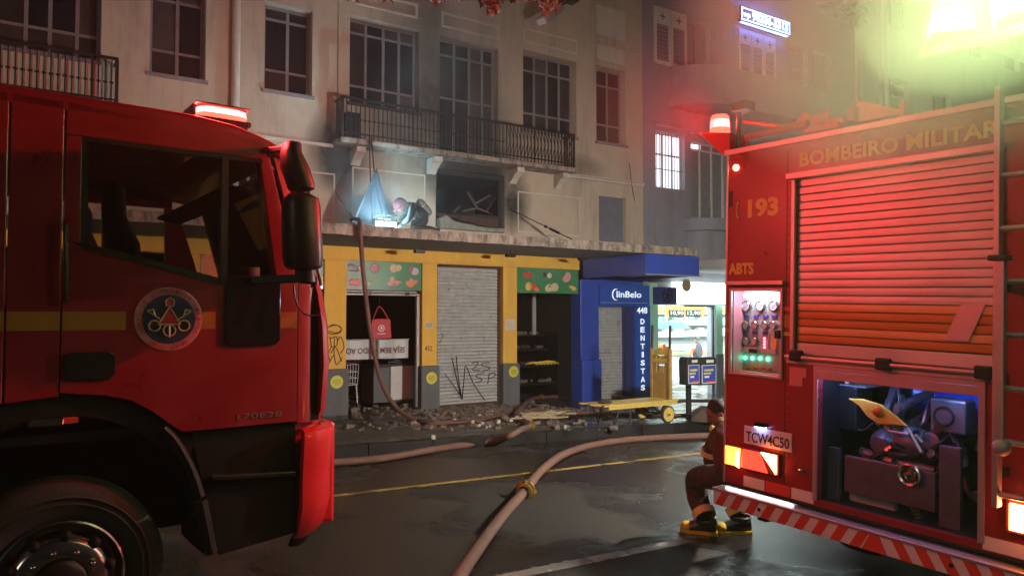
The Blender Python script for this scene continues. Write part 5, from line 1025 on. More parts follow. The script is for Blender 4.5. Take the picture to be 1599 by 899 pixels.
# ================================================================== PEOPLE
def figure(parent, J, bones, name='body', sub=2):
    """one continuous skinned body: J = {joint: (point, rx[, ry])}, bones = [(a, b, material)]"""
    keys = list(J); me = bpy.data.meshes.new(name); o_ = OFF[parent.name]
    me.from_pydata([V(J[k][0])-o_ for k in keys], [(keys.index(a), keys.index(b)) for a, b, _ in bones], []); ob = bpy.data.objects.new(name, me); COL.objects.link(ob)
    sk = ob.modifiers.new('skin', 'SKIN'); sk.use_smooth_shade = True; sk.branch_smoothing = .6
    for i, k in enumerate(keys):
        d = me.skin_vertices[0].data[i]; d.radius = (J[k][1], J[k][2] if len(J[k]) > 2 else J[k][1]); d.use_root = (i == 0)
    ss = ob.modifiers.new('sub', 'SUBSURF'); ss.levels = sub; ss.render_levels = sub
    bpy.context.view_layer.update(); dg = bpy.context.evaluated_depsgraph_get(); m2 = bpy.data.meshes.new_from_object(ob.evaluated_get(dg)); ob.modifiers.clear(); ob.data = m2; bpy.data.meshes.remove(me)
    m2.name = name; m2.materials.clear(); mts = []
    for *_, mt in bones:
        if mt not in mts: mts.append(mt); m2.materials.append(MATS[mt])
    segs = [(V(J[a][0])-o_, V(J[b][0])-o_, mts.index(mt)) for a, b, mt in bones]
    for p in m2.polygons:
        c = p.center; best = 9
        for a, b, i in segs:
            d = b-a; t = max(0, min(1, (c-a).dot(d)/max(1e-9, d.length_squared))); q = (a+d*t-c).length
            if q < best: best = q; p.material_index = i
        p.use_smooth = True
    ob.parent = parent; OFF[ob.name] = o_; return ob
def frame(f, u):
    f = V(f).normalized(); u = V(u); s_ = f.cross(u).normalized(); u = s_.cross(f); return Matrix((s_, f, u)).transposed()
def head(parent, c, f, u, sc=1.0, hair='hair_dark', hat=None):
    M_ = frame(f, u); c = V(c); b = MB(); P = lambda x, y, z: c+M_ @ V((x*sc, y*sc, z*sc))
    b.sphere(c, V((.076, .098, .115))*sc, 18, 12, M_); b.sphere(P(0, .035, -.055), V((.052, .055, .058))*sc, 12, 8, M_); b.sphere(P(0, .100, -.012), V((.015, .022, .024))*sc, 8, 6, M_); b.sphere(P(0, .092, -.058), V((.026, .012, .008))*sc, 8, 6, M_)
    for s_ in (-1, 1): b.sphere(P(.078*s_, .0, -.01), V((.012, .025, .034))*sc, 8, 6, M_)
    h = b.build('head', 'skin', parent, smooth=True); b = MB()
    for s_ in (-1, 1): b.sphere(P(.031*s_, .088, .018), V((.013, .010, .009))*sc, 8, 6, M_)
    b.build('eyes', 'ink', h, smooth=True)
    if hair: b = MB(); b.sphere(P(0, -.018, .026), V((.084, .098, .108))*sc, 16, 10, M_); b.build('hair', hair, h, smooth=True)
    if hat == 'helmet':
        b = MB(); b.lathe(P(0, -.01, .0), M_ @ V((0, 0, 1)), [(.125*sc, -.02*sc), (.135*sc, .0), (.125*sc, .05*sc), (.10*sc, .10*sc), (.06*sc, .135*sc), (0, .145*sc)], 20); b.sphere(P(0, -.085, -.05), V((.09, .05, .075))*sc, 12, 8, M_); hm = b.build('helmet', 'helmet_red', parent, smooth=True); b = MB(); b.lathe(P(0, .02, .0), M_ @ V((0, .1, 1)), [(.125*sc, -.012*sc), (.155*sc, -.006*sc), (.15*sc, .008*sc), (.125*sc, .012*sc)], 20); b.build('helmet_brim', 'helmet_red', hm, smooth=True)
    if hat == 'cap': b = MB(); b.sphere(P(0, -.005, .05), V((.092, .108, .085))*sc, 16, 8, M_); b.sphere(P(0, .09, .045), V((.07, .06, .012))*sc, 10, 6, M_); b.build('cap', 'cloth_black', h, smooth=True)
    return h
def hand(parent, wrist, d, nrm, mt='skin', curl=.9, sc=1.0, side=1):
    """palm, four bent fingers of different length and a thumb from the side of the palm"""
    d = V(d).normalized(); n_ = V(nrm); s_ = d.cross(n_).normalized()*side; n_ = s_.cross(d)*side; w = V(wrist); b = MB(); M_ = Matrix((s_, d, n_)).transposed()
    b.sphere(w+d*.045*sc, V((.042, .058, .018))*sc, 12, 8, M_)
    for i, L in enumerate((.068, .078, .073, .058)):
        p = w+d*.09*sc+s_*(-.03+.02*i)*sc; pts = [p-d*.02*sc, p]; a = 0; q = p
        for k in range(3):
            a += curl*(.55, .8, .6)[k]; q = q+(d*math.cos(a)-n_*math.sin(a))*L*(.42, .32, .26)[k]*sc; pts.append(q)
        b.tube(pts, lambda t: (.0095-.002*t)*sc, 7, smooth=2)
    p = w+d*.03*sc-s_*.036*sc; b.tube([p, p+(d*.7-s_*.7).normalized()*.035*sc, p+(d*.95-s_*.25-n_*.3)*.065*sc], lambda t: (.012-.003*t)*sc, 7, smooth=2)
    return b.build('hand', mt, parent, smooth=True)
# crouching firefighter on the canopy
YA = 12.15; A = lambda px, py, dy=0: onY(px, py, YA+dy)
t = thing('person', 'firefighter in dark gear and red helmet crouching on the canopy over a bright work light', 'firefighter', (A(655, 355).x, YA, 3.36))
J = {'pelvis': (A(661, 347), .15, .17), 'spine': (A(659, 335), .145, .17), 'chest': (A(651, 325), .14, .18), 'neck': (A(638, 320), .075), 'crown': (A(631, 320), .07),
     'sh1': (A(645, 323, -.19), .075), 'el1': (A(640, 341, -.26), .06), 'wr1': (A(628, 350, -.14), .042), 'sh2': (A(642, 322, .19), .075), 'el2': (A(632, 336, .22), .058), 'wr2': (A(624, 347, .10), .042),
     'hip1': (A(661, 350, -.11), .105), 'kn1': (A(642, 354, -.16), .075), 'an1': (A(672, 358, -.15), .055), 'hip2': (A(661, 350, .11), .105), 'kn2': (A(645, 347, .2), .075), 'an2': (A(648, 361, .2), .055)}
bo = [('pelvis', 'spine', 'turnout_dark'), ('spine', 'chest', 'turnout_dark'), ('chest', 'neck', 'turnout_dark'), ('neck', 'crown', 'turnout_dark')]
for s_ in '12': bo += [('chest', 'sh'+s_, 'turnout_dark'), ('sh'+s_, 'el'+s_, 'turnout_dark'), ('el'+s_, 'wr'+s_, 'turnout_dark'), ('pelvis', 'hip'+s_, 'turnout_dark'), ('hip'+s_, 'kn'+s_, 'turnout_dark'), ('kn'+s_, 'an'+s_, 'turnout_dark')]
figure(t, J, bo); head(t, A(625, 321), (-.75, -.12, -.62), (-.62, 0, .78), 1.0, None, 'helmet')
for k, dy in (('wr1', -.1), ('wr2', .1)): hand(t, J[k][0], (-.75, 0, -.6), (-.6, 0, .75), 'boot_black')
for k in ('an1', 'an2'): p = V(J[k][0]); d_ = V((.9, 0, -.1)) if k == 'an1' else V((-1, 0, -.05)); b = MB(); b.tube([p-d_*.06, p+d_*.05, p+d_*.2], lambda q: .06-.015*q, 10); b.build('boot', 'boot_black', t, smooth=True)
b = MB(); a0 = A(653, 313, -.02); a1 = A(673, 336, -.02); d_ = (a1-a0).normalized(); b.lathe(a0, d_, [(0, -.02), (.03, -.015), (.07, .03), (.075, .06), (.075, (a1-a0).length-.08), (.05, (a1-a0).length-.02), (0, (a1-a0).length)], 18); cy = b.build('air_cylinder', 'bottle_grey', t, smooth=True); b = MB(); b.torus(a0+d_*.12, d_, .078, .008); b.build('cylinder_band', 'reflective_white', cy, smooth=True)
b = MB(); b.tube([A(646, 318, -.2), A(650, 328, -.22), A(656, 340, -.21)], .022, 6, smooth=3); b.build('harness_strap', 'boot_black', t, smooth=True)
# work light in front of him
p = onY(602, 352, 12.05); t = thing('work_light', 'portable work light lying on the canopy in front of the crouching firefighter, blazing blue white', 'lamp', (p.x, 12.05, 3.37)); b = MB(); b.box(p.x-.22, p.x+.22, 12.02, 12.14, 3.372, 3.60); lm = b.build('lamp_case', 'black_plastic', t, bevel=.015)
b = MB(); b.prism([(p.x-.19, 3.39), (p.x+.19, 3.39), (p.x+.19, 3.55), (p.x-.19, 3.55)], lambda u, v, d: (u, d, v), 12.012, 12.018); b.build('lamp_lens', 'work_light', lm); box('lamp_top_lens', 'work_light', (p.x-.12, p.x+.10, 12.06, 12.13, 3.602, 3.608), lm); b = MB(); b.tube([(p.x-.225, 12.08, 3.5), (p.x-.225, 12.08, 3.68), (p.x+.225, 12.08, 3.68), (p.x+.225, 12.08, 3.5)], .012, 6); b.build('carry_handle', 'iron', lm)
# hanging tarpaulin
Yt = 12.4; t = thing('tarpaulin', 'dark blue triangular tarpaulin hung from a cable beside the crouching firefighter', 'tarpaulin', (4.9, Yt, 3.4)); b = MB(); n = 10; top = onY(588, 262, Yt); l_ = onY(551, 346, Yt); r_ = onY(612, 346, Yt)
for i in range(n+1):
    for j in range(n+1):
        e = l_.lerp(r_, i/n); p = top.lerp(e, j/n); b.v.append(p+V((0, .05*math.sin(i*1.3)*j/n, 0)))
for i in range(n):
    for j in range(n): k = i*(n+1)+j; b.f.append((k, k+n+1, k+n+2, k+1))
b.v += [p+V((0, .012, 0)) for p in b.v]; N = (n+1)**2; b.f += [tuple(i+N for i in f)[::-1] for f in b.f]; b.build('tarpaulin_cloth', 'tarp_blue', t, smooth=True)
b = MB(); b.tube([onY(577, 212, 12.82), onY(579, 300, 12.4), onY(583, 345, 12.1)], .012, 6, smooth=5); tag(b.build('cable', 'iron', off=onY(577, 212, 12.82), label=''), 'dark cable hanging straight down from the left end of the long balcony', 'cable')
b = MB(); b.tube([onY(580, 214, 12.82), onY(586, 280, 12.5), onY(600, 348, 12.0)], .012, 6, smooth=5); tag(b.build('cable', 'iron', off=onY(580, 214, 12.82)), 'dark cable slanting right from the long balcony down to the work light', 'cable')
b = MB(); b.box(4.72, 4.98, 12.93, 13.2, 5.171, 5.62); b.box(4.70, 5.0, 12.91, 13.22, 5.622, 5.66); tag(b.build('planter', 'matte_black', off=V((4.85, 13, 5.17)), bevel=.02), 'black soot covered planter box at the left end of the long balcony', 'planter')
# seated firefighter beside the right truck
B = lambda px, py, Y: onY(px, py, Y)
t = thing('person', 'hunched firefighter with yellow tipped boots, half hidden behind the right truck', 'firefighter', (5.35, 4.5, -.1))
a1 = gnd(1103, 827, .10); a1 = V((a1.x, a1.y, a1.z)); a2 = gnd(1156, 824, .10)
J = {'pelvis': (B(1143, 742, 4.15), .15, .16), 'spine': (B(1138, 715, 4.25), .145, .17), 'chest': (B(1132, 688, 4.42), .15, .18), 'neck': (B(1127, 664, 4.55), .065), 'crown': (B(1124, 652, 4.6), .06),
     'sh1': (B(1114, 684, 4.56), .085), 'el1': (B(1108, 722, 4.66), .066), 'wr1': (B(1124, 742, 4.82), .04), 'sh2': (B(1150, 684, 4.30), .085), 'el2': (B(1155, 722, 4.45), .066), 'wr2': (B(1142, 745, 4.7), .04),
     'hip1': (B(1132, 744, 4.3), .125), 'kn1': (B(1086, 744, 4.80), .115), 'sn1': (B(1090, 782, 4.80), .105), 'an1': (a1+V((0, 0, .10)), .082), 'hip2': (B(1152, 748, 4.15), .125), 'kn2': (B(1140, 752, 4.62), .11), 'sn2': (B(1146, 782, 4.62), .10), 'an2': (a2+V((0, 0, .12)), .08)}
bo = [('pelvis', 'spine', 'jacket_red'), ('spine', 'chest', 'jacket_red'), ('chest', 'neck', 'jacket_red'), ('neck', 'crown', 'skin')]
for s_ in '12': bo += [('chest', 'sh'+s_, 'jacket_red'), ('sh'+s_, 'el'+s_, 'jacket_red'), ('el'+s_, 'wr'+s_, 'jacket_red'), ('pelvis', 'hip'+s_, 'turnout'), ('hip'+s_, 'kn'+s_, 'turnout'), ('kn'+s_, 'sn'+s_, 'turnout'), ('sn'+s_, 'an'+s_, 'turnout')]
bd = figure(t, J, bo); head(t, B(1121, 645, 4.66), (-.75, .45, -.5), (-.4, .3, .85), 1.0, 'hair_dark')
hand(t, J['wr1'][0], (-.3, .8, -.4), (-.2, .3, .9)); hand(t, J['wr2'][0], (-.3, .8, -.4), (-.2, .3, .9), side=-1)
for k, (an, sn) in enumerate((('an1', 'sn1'), ('an2', 'sn2'))):
    p, q = V(J[an][0]), V(J[sn][0]); d_ = (q-p).normalized(); b = MB(); b.lathe(p+d_*.02, d_, [(.098, -.005), (.104, 0), (.108, .06), (.102, .066)], 20); b.build('reflective_band', 'hi_vis', t, smooth=True)
    g_ = gnd(*((1103, 833), (1156, 832))[k], 0); z0 = g_.z+.0; f = (V((-.62, .78, 0)) if k == 0 else V((-.85, .5, 0))).normalized(); s2 = V((-f.y, f.x, 0)); b = MB()
    rg = [(-.09, .05, .10, .085), (-.05, .058, .115, .10), (.02, .058, .105, .095), (.08, .054, .075, .075), (.14, .056, .06, .06), (.19, .046, .05, .05), (.225, .02, .03, .03)]; K0 = len(b.v)
    for (x, w_, h_, zc) in rg:
        for j in range(12):
            a = 2*math.pi*j/12; b.v.append(V((g_.x, g_.y, z0))+f*x+s2*w_*math.cos(a)+V((0, 0, max(.018, zc*.9+h_*.9*math.sin(a)))))
    for i in range(len(rg)-1):
        for j in range(12): b.f.append((K0+i*12+j, K0+i*12+(j+1) % 12, K0+(i+1)*12+(j+1) % 12, K0+(i+1)*12+j))
    b.f += [tuple(range(12)), tuple(range((len(rg)-1)*12, len(rg)*12))]; bt = b.build('boot', 'boot_black', t, smooth=True); ct = V((g_.x, g_.y, z0))
    b = MB(); b.sphere(ct+f*.175+V((0, 0, .055)), (.062, .062, .052), 14, 9); b.build('toe_cap', 'boot_yellow', bt, smooth=True)
    b = MB(); pl_ = [(-.10, -.052), (-.04, -.066), (.06, -.062), (.14, -.066), (.21, -.048), (.245, 0), (.21, .048), (.14, .066), (.06, .062), (-.04, .066), (-.10, .052)]; b.prism(pl_, lambda u, v, d: ct+f*u+s2*v+V((0, 0, d)), .0, .034); b.build('sole', 'boot_yellow', bt, bevel=.006); b = MB(); b.lathe(p-V((0, 0, .045)), V((0, 0, 1)), [(.088, 0), (.094, .01), (.094, .03), (.088, .036)], 18); b.build('boot_collar', 'boot_black', bt, smooth=True)
b = MB(); b.tube([B(1110, 668, 4.75), B(1120, 672, 4.72), B(1132, 690, 4.62)], .028, 8, smooth=4); b.build('shoulder_band', 'hi_vis', t, smooth=True); p, q = V(J['el1'][0]), V(J['sh1'][0]); b = MB(); b.lathe(p.lerp(q, .45), (q-p), [(.085, -.02), (.092, -.02), (.092, .03), (.085, .03)], 16); b.build('sleeve_band', 'hi_vis', t, smooth=True)
# shop worker
Yw = 17.4; C_ = lambda px, py, dy=0: onY(px, py, Yw+dy); t = thing('person', 'shop worker in a red shirt and black cap standing inside the lit shop', 'worker', (C_(1088, 560).x, Yw, -.18)); hp = C_(1088, 578); sc = 1
J = {'pelvis': (V((hp.x, Yw, .80)), .15, .12), 'chest': (C_(1088, 553), .155, .12), 'neck': (C_(1089, 541), .055), 'crown': (C_(1089, 536), .055)}
for s_, d_ in (('1', -1), ('2', 1)): J.update({'sh'+s_: (C_(1088+d_*7, 544), .062), 'el'+s_: (C_(1088+d_*9, 556, -.1), .05), 'wr'+s_: (C_(1090+d_*5, 562, -.3), .036), 'hip'+s_: (V((hp.x+.09*d_, Yw, .74)), .095), 'kn'+s_: (V((hp.x+.1*d_, Yw-.03, .30)), .07), 'an'+s_: (V((hp.x+.1*d_, Yw, -.10)), .05)})
bo = [('pelvis', 'chest', 'shirt_red'), ('chest', 'neck', 'shirt_red'), ('neck', 'crown', 'skin')]
for s_ in '12': bo += [('chest', 'sh'+s_, 'shirt_red'), ('sh'+s_, 'el'+s_, 'shirt_red'), ('el'+s_, 'wr'+s_, 'skin'), ('pelvis', 'hip'+s_, 'cloth_black'), ('hip'+s_, 'kn'+s_, 'cloth_black'), ('kn'+s_, 'an'+s_, 'cloth_black')]
figure(t, J, bo, sub=1); head(t, C_(1088, 530), (-.2, -.9, -.35), (0, -.3, .95), 1.0, 'hair_dark', 'cap')
for s_, sd in (('1', 1), ('2', -1)): hand(t, J['wr'+s_][0], (.1, -.8, -.5), (0, -.4, .9), side=sd); p = V(J['an'+s_][0]); b = MB(); b.sphere(p+V((0, -.06, -.05)), (.05, .13, .045), 10, 7); b.build('shoe', 'boot_black', t, smooth=True)
b = MB(); b.sphere(V((hp.x, Yw-.10, .72)), (.17, .06, .28), 14, 8); b.build('apron', 'cloth_black', t, smooth=True)

# ================================================================== STREET OBJECTS
def hose(pts, r, label, mt='hose', off=None, couplings=()):
    t = thing('fire_hose', label, 'hose', pts[0], group='fire hoses lying across the street'); b = MB(); b.tube(pts, r, 12, smooth=8); b.build('hose_line', mt, t, smooth=True)
    for p, d_, rr_ in couplings:
        d_ = V(d_).normalized(); b = MB(); b.lathe(V(p)-d_*.09, d_, [(rr_*.8, 0), (rr_*1.1, .01), (rr_*1.1, .045), (rr_*.95, .05), (rr_*.95, .09), (rr_*1.25, .095), (rr_*1.25, .15), (rr_*.8, .155)], 20)
        for k in range(2): a = V((0, 0, 1)) if k == 0 else d_.cross(V((0, 0, 1))); b.box(*[c_ for i in range(3) for c_ in ((V(p)+a*rr_*1.2)[i]-.02, (V(p)+a*rr_*1.2)[i]+.02)])
        b.build('coupling', 'brass', t, smooth=True)
    return t
G0 = lambda x, y, o=0: gnd(x, y, o)
h1 = [G0(x, y, .054) for x, y in ((690, 940), (735, 872), (768, 826), (793, 795), (813, 773), (832, 749), (850, 730), (880, 709), (918, 696), (965, 688), (1030, 683), (1100, 680), (1175, 676), (1260, 668))]
hose(h1, .054, 'thick reddish hose with a brass coupling curving across the wet road', couplings=[(G0(820, 766, .066), h1[5]-h1[4], .085)])
bpy.data.objects['hose_line'].data.materials[0] = MATS['hose']
hc = [G0(x, y, .05) for x, y in ((520, 722), (590, 716), (640, 708), (672, 702), (704, 697), (748, 692))]+[G0(772, 688, .09), G0(788, 683, .18), G0(802, 677, .24)]+[G0(x, y, .22) for x, y in ((814, 670), (827, 664), (815, 655), (806, 647), (812, 638), (826, 625), (836, 621))]
hose(hc, .05, 'hose that folds over the kerb and bends up towards the right shop opening', couplings=[(G0(828, 664, .21), (1, .3, 0), .055)])
hd_ = [onY(x, y, 11.5) for x, y in ((548, 344), (556, 342), )]+[onY(x, y, 11.13) for x, y in ((562, 350), (565, 400), (572, 470), (582, 540), (597, 600))]+[onY(620, 637, 11.0)]+[G0(x, y, .20) for x, y in ((648, 655), (672, 661), (710, 659), (742, 656), (775, 649), (812, 642), (860, 643), (920, 645), (985, 647), (1060, 648), (1140, 646))]
hose(hd_, .036, 'thin hose dropping from the canopy and running along the littered pavement', 'hose_dark')
he = [G0(x, y, .20) for x, y in ((838, 621), (860, 619), (905, 618), (950, 619), (1000, 622), (1070, 625), (1150, 624))]
hose(he, .036, 'thin hose lying along the shop fronts behind the yellow hand cart', 'hose_dark', couplings=[(G0(845, 620, .2), (1, 0, 0), .045)])
# hand cart
g0 = slope(9.4, .165); t = thing('hand_cart', 'yellow wooden hand cart with a tall plank back standing on the pavement', 'hand cart', (9.4, 10.0, g0)); zd = onY(1000, 627, 9.95).z
yA, yB = 9.76, 10.28; xl = onY(945, 622, yA).x; xr = onY(1060, 633, yA).x
pk = [(yA+i*.104, yA+i*.104+.100) for i in range(5)]
for a, c in pk: j = random.uniform(-.03, .03); box('deck_plank', 'cart_yellow', (xl+j, xr, a, c, zd-.015, zd+.02), t, bevel=.004)
for yy in (yA+.02, yB-.06): box('deck_rail', 'cart_yellow', (xl+.1, xr-.02, yy, yy+.04, zd-.075, zd-.017), t, bevel=.004)
xb = 9.74; zt = onY(1053, 508, yA).z; zs = onY(1053, 546, yA).z
for yy in (yA, yB-.055): box('back_post', 'cart_wood', (xb-.03, xb+.03, yy, yy+.055, zd+.022, zs+.02), t, bevel=.004); b = MB(); b.tube([(xb, yy+.028, zs+.021), (xb+.02, yy+.028, zt)], .022, 8); b.build('handle_bar', 'iron', t, smooth=True)
ypl = [yA+.057+i*(yB-yA-.114)/4 for i in range(5)]
for i in range(4):
    cut = i in (1, 2); z1_ = zs-.03
    if cut: box('back_plank', 'cart_wood', (xb-.012, xb+.018, ypl[i]+.003, ypl[i+1]-.003, zd+.022, zd+.50), t, bevel=.003)
    else: box('back_plank', 'cart_wood', (xb-.012, xb+.018, ypl[i]+.003, ypl[i+1]-.003, zd+.022, z1_), t, bevel=.003)
for z in (zs-.24, zs-.10): box('cross_bar', 'cart_yellow', (xb-.022, xb-.013, yA+.057, yB-.057, z, z+.07), t, bevel=.003)
for (x, yy) in ((9.63, yA-.03), (9.53, yB+.02)):
    r_ = .155; b = MB(); gx = slope(x, .165); b.lathe((x, yy+.04, gx+r_), (0, -1, 0), [(r_*.8, 0), (r_, .005), (r_, .055), (r_*.84, .06)], 28); w_ = b.build('wheel', 'rubber', t, smooth=True); b = MB(); b.lathe((x, yy+.04, gx+r_), (0, -1, 0), [(0, -.01), (r_*.82, -.01), (r_*.84, .058), (r_*.8, .066), (r_*.25, .058), (r_*.22, .075), (0, .078)], 28); b.build('wheel_disc', 'cart_yellow', w_, smooth=True); b = MB(); b.lathe((x, yy+.04, gx+r_), (0, -1, 0), [(.018, .078), (.015, .09), (0, .092)], 10); b.build('axle_nut', 'iron', w_)
b = MB(); b.cyl((9.63, yA, g0+.155), (9.53, yB, g0+.155), .018, n=8); b.build('axle', 'iron', t); b = MB(); b.bar((9.58, yA+.12, g0+.16), (9.35, yA+.12, zd-.07), .035); b.bar((9.58, yA+.12, g0+.16), (9.72, yA+.12, zd-.07), .035); b.bar((9.55, yB-.12, g0+.16), (9.3, yB-.12, zd-.07), .035); b.build('axle_stay', 'iron', t, kind='stuff')
for yy in (yA+.04, yB-.04):
    b = MB(); b.tube([(xl+.12, yy, zd-.02), (xl+.24, yy, slope(xl, .165)), (xl+.36, yy, zd-.02)], .013, 6); b.build('leg', 'iron', t)
b = MB(); b.tube([(xl+.62, yA+.04, zd-.02), (xl+.6, yA+.04, slope(xl, .165))], .016, 6); b.build('prop', 'iron', t); b = MB(); b.tube([(xl+.05, yA+.1, zd), (xl-.25, yA+.12, zd+.03)], .02, 8); b.tube([(xl+.05, yB-.1, zd), (xl-.25, yB-.12, zd+.03)], .02, 8); b.build('shaft', 'cart_wood', t, kind='stuff')
b = MB(); b.sphere((xl+.2, yA+.25, zd+.04), (.14, .12, .035), 10, 6); b.build('folded_cloth', 'burnt_wood', t, smooth=True)
# twin litter bins on one post
yb = 9.97; t = thing('litter_bin', 'pair of black litter bins with blue labels on one post at the kerb', 'litter bin', (10.4, yb, slope(10.4, .165))); zq = onY(1075, 600, yb).z; zp = onY(1075, 558, yb).z; c = onY(1075, 600, yb)
b = MB(); b.box(c.x-.05, c.x+.05, yb-.03, yb+.03, slope(10.4, .16), zp); b.build('post', 'bin_black', t, bevel=.006)
for px0, px1 in ((1060, 1079), (1081, 1105)):
    a = onY(px0, 600, yb-.07); e = onY(px1, 556, yb-.07); w_ = e.x-a.x; b = MB(); b.prism([(0, 0), (w_, 0), (w_+.01, e.z-a.z-.06), (w_-.03, e.z-a.z), (.03, e.z-a.z), (-.01, e.z-a.z-.06)], lambda u, v, d: (a.x+u, yb-.07+d, a.z+v), -.22, .0); bn = b.build('bin', 'bin_black', t, bevel=.02)
    y_ = yb-.292; b = MB(); h_ = e.z-a.z; b.box(a.x+.02, a.x+w_-.02, y_-.004, y_, a.z+.03, a.z+h_*.72); fr2 = b.build('label_frame', 'white_letters', bn); b = MB(); b.box(a.x+.035, a.x+w_-.035, y_-.007, y_-.0045, a.z+.045, a.z+h_*.70); b.build('label_panel', 'bin_label', fr2)
    for k, (f0, f1, z_) in enumerate(((.18, .75, .50), (.15, .62, .38), (.2, .5, .26))): box('label_mark', 'letters_yellow' if k < 2 else 'white_letters', (a.x+w_*f0, a.x+w_*f1, y_-.010, y_-.0075, a.z+h_*z_, a.z+h_*(z_+.07)), fr2)
    box('label_foot', 'reflective_red', (a.x+w_*.3, a.x+w_-.035, y_-.010, y_-.0075, a.z+.045, a.z+.075), fr2)
    box('bin_slot', 'paper', (a.x+w_*.35, a.x+w_*.8, y_-.003, y_+.004, a.z+h_*.80, a.z+h_*.90), bn)
# bundle of gear near the truck
c = gnd(1098, 656, .165); rnd = random.Random(2); b = MB(); stack(b, [(c.x, c.y, c.z, .30, .2), (c.x+.02, c.y, c.z+.10, .31, .21), (c.x+.05, c.y, c.z+.20, .22, .16), (c.x+.08, c.y, c.z+.26, .1, .08)], 14)
b.v = [p+V((rnd.uniform(-.03, .03), rnd.uniform(-.03, .03), rnd.uniform(-.015, .015) if p.z > c.z+.02 else 0)) for p in b.v]; tag(b.build('gear_bag', 'turnout', smooth=True, off=V(c)), 'dark slumped gear bag on the pavement behind the hunched firefighter', 'bag')
# bracket camera lamp on the upper wall
p = onY(872, 12, 12.6); t = thing('wall_lamp', 'small grey flood lamp on a bracket high on the house wall, above the tall windows', 'lamp', (p.x, 12.6, p.z)); q = onY(846, 34, 12.5); b = MB(); d_ = (q-p).normalized(); b.bar(p, q, .26, .20); b.build('lamp_head', 'panel_grey', t, bevel=.02); b = MB(); b.bar(q+d_*.002, q+d_*.03, .20, .12); b.build('lamp_glass', 'dial_white', t); e = onY(893, 0, 12.8); b = MB(); b.box(e.x-.12, e.x+.12, 12.7, 12.95, e.z-.05, e.z+.25); b.bar((e.x, 12.8, e.z+.1), (e.x, FY-.003, e.z+.1), .05); b.bar(p, V((e.x, 12.8, e.z+.05)), .05); b.build('lamp_bracket', 'iron', t, kind='stuff')
# ---- rubble
rnd = random.Random(9); spots = [(340+640*0, 425), (350, 475), (605, 440), (615, 415), (640, 435), (650, 412), (725, 378), (545, 445), (540, 518), (625, 525), (790, 480), (865, 455), (1135, 435), (1210, 530), (490, 490), (690, 490), (220, 447), (185, 612), (570, 500), (600, 535), (470, 330), (30, 505)]
def chunk(c, s_, name, mt, off):
    b = MB(); M_ = Matrix.Rotation(rnd.uniform(0, 6), 3, 'Z') @ Matrix.Rotation(rnd.uniform(-.5, .5), 3, 'X'); dx, dy, dz = (s_*rnd.uniform(.6, 1.3) for _ in range(3))
    b.hexa([c+M_ @ V((x*dx*rnd.uniform(.7, 1), y*dy*rnd.uniform(.7, 1), z*dz*.8)) for z in (-1, 1) for x, y in ((-1, -1), (1, -1), (1, 1), (-1, 1))]); return b.build(name, mt, off=off)
for i, (u, v) in enumerate(spots):
    c = gnd(640+u/5, 560+v/5, .19); tag(chunk(c, rnd.uniform(.022, .04), 'rubble_piece', 'rubble_pale', c), 'pale broken lump lying in the debris on the wet pavement', 'rubble', 'pale rubble lumps on the pavement')
for i in range(14):
    u = rnd.uniform(895, 1190); v = rnd.uniform(398, 480); c = gnd(640+u/5, 560+v/5, .20+rnd.uniform(0, .08)); a = rnd.uniform(-.5, .5); d_ = V((math.cos(a), math.sin(a), rnd.uniform(-.06, .06)))*rnd.uniform(.18, .45)
    b = MB(); b.bar(c-d_, c+d_, rnd.uniform(.02, .05), .025); tag(b.build('broken_lath', 'stick_wood', off=c), 'splintered wooden lath in the heap in front of the right shop opening', 'broken lath', 'broken laths heaped on the pavement')
b = MB()
for i in range(1100):
    if i < 650: px, py = rnd.gauss(745, 55), rnd.gauss(640, 8)
    elif i < 850: px, py = rnd.gauss(865, 45), rnd.gauss(645, 7)
    else: px, py = rnd.uniform(540, 960), rnd.uniform(632, 672)
    if py > 676 or py < 626 or px > 1000 or px < 520: continue
    c = gnd(px, py, .17); s_ = abs(rnd.gauss(.012, .014))+.006; h_ = rnd.uniform(.3, 1); M_ = Matrix.Rotation(rnd.uniform(0, 6), 3, 'Z') @ Matrix.Rotation(rnd.uniform(-.6, .6), 3, 'X')
    b.hexa([c+V((0, 0, s_*h_*.5))+M_ @ V((x*s_*1.4, y*s_, z*s_*h_)) for z in (-1, 1) for x, y in ((-1, -1), (1, -1), (1, 1), (-1, 1))])
b.build('rubble', 'rubble', kind='stuff')
# ================================================================== TREE overhanging the street (trunk out of frame by the near kerb)
def leafy(name, mt, parent, clumps, seed, size):
    rnd = random.Random(seed); b = MB()
    for c, r_, n in clumps:
        c = V(c)
        for i in range(n):
            d_ = V((rnd.gauss(0, 1), rnd.gauss(0, 1), rnd.gauss(0, 1))).normalized()*r_*rnd.random()**.45; p = c+d_; s_ = size*rnd.uniform(.7, 1.35); M_ = Matrix.Rotation(rnd.uniform(0, 6.28), 3, 'Z') @ Matrix.Rotation(rnd.uniform(-1.3, .5), 3, 'X') @ Matrix.Rotation(rnd.uniform(-.6, .6), 3, 'Y')
            b.add([p+M_ @ V(q)*s_ for q in ((0, -.55, 0), (.24, -.12, .05), (.20, .25, .04), (0, .6, -.06), (-.20, .25, .04), (-.24, -.12, .05), (0, 0, -.02))], [(0, 1, 6), (1, 2, 6), (2, 3, 6), (3, 4, 6), (4, 5, 6), (5, 0, 6)])
    return b.build(name, mt, parent)
t = thing('street_tree', 'rusty leaved tree whose branches hang into the top edge of the view', 'tree', (1.5, 8.6, .1)); trunk = (6.2, -3.0, -.1)
t.location = trunk; OFF[t.name] = V(trunk); T0 = V(trunk); Fk = T0+V((-.2, .6, 3.6))
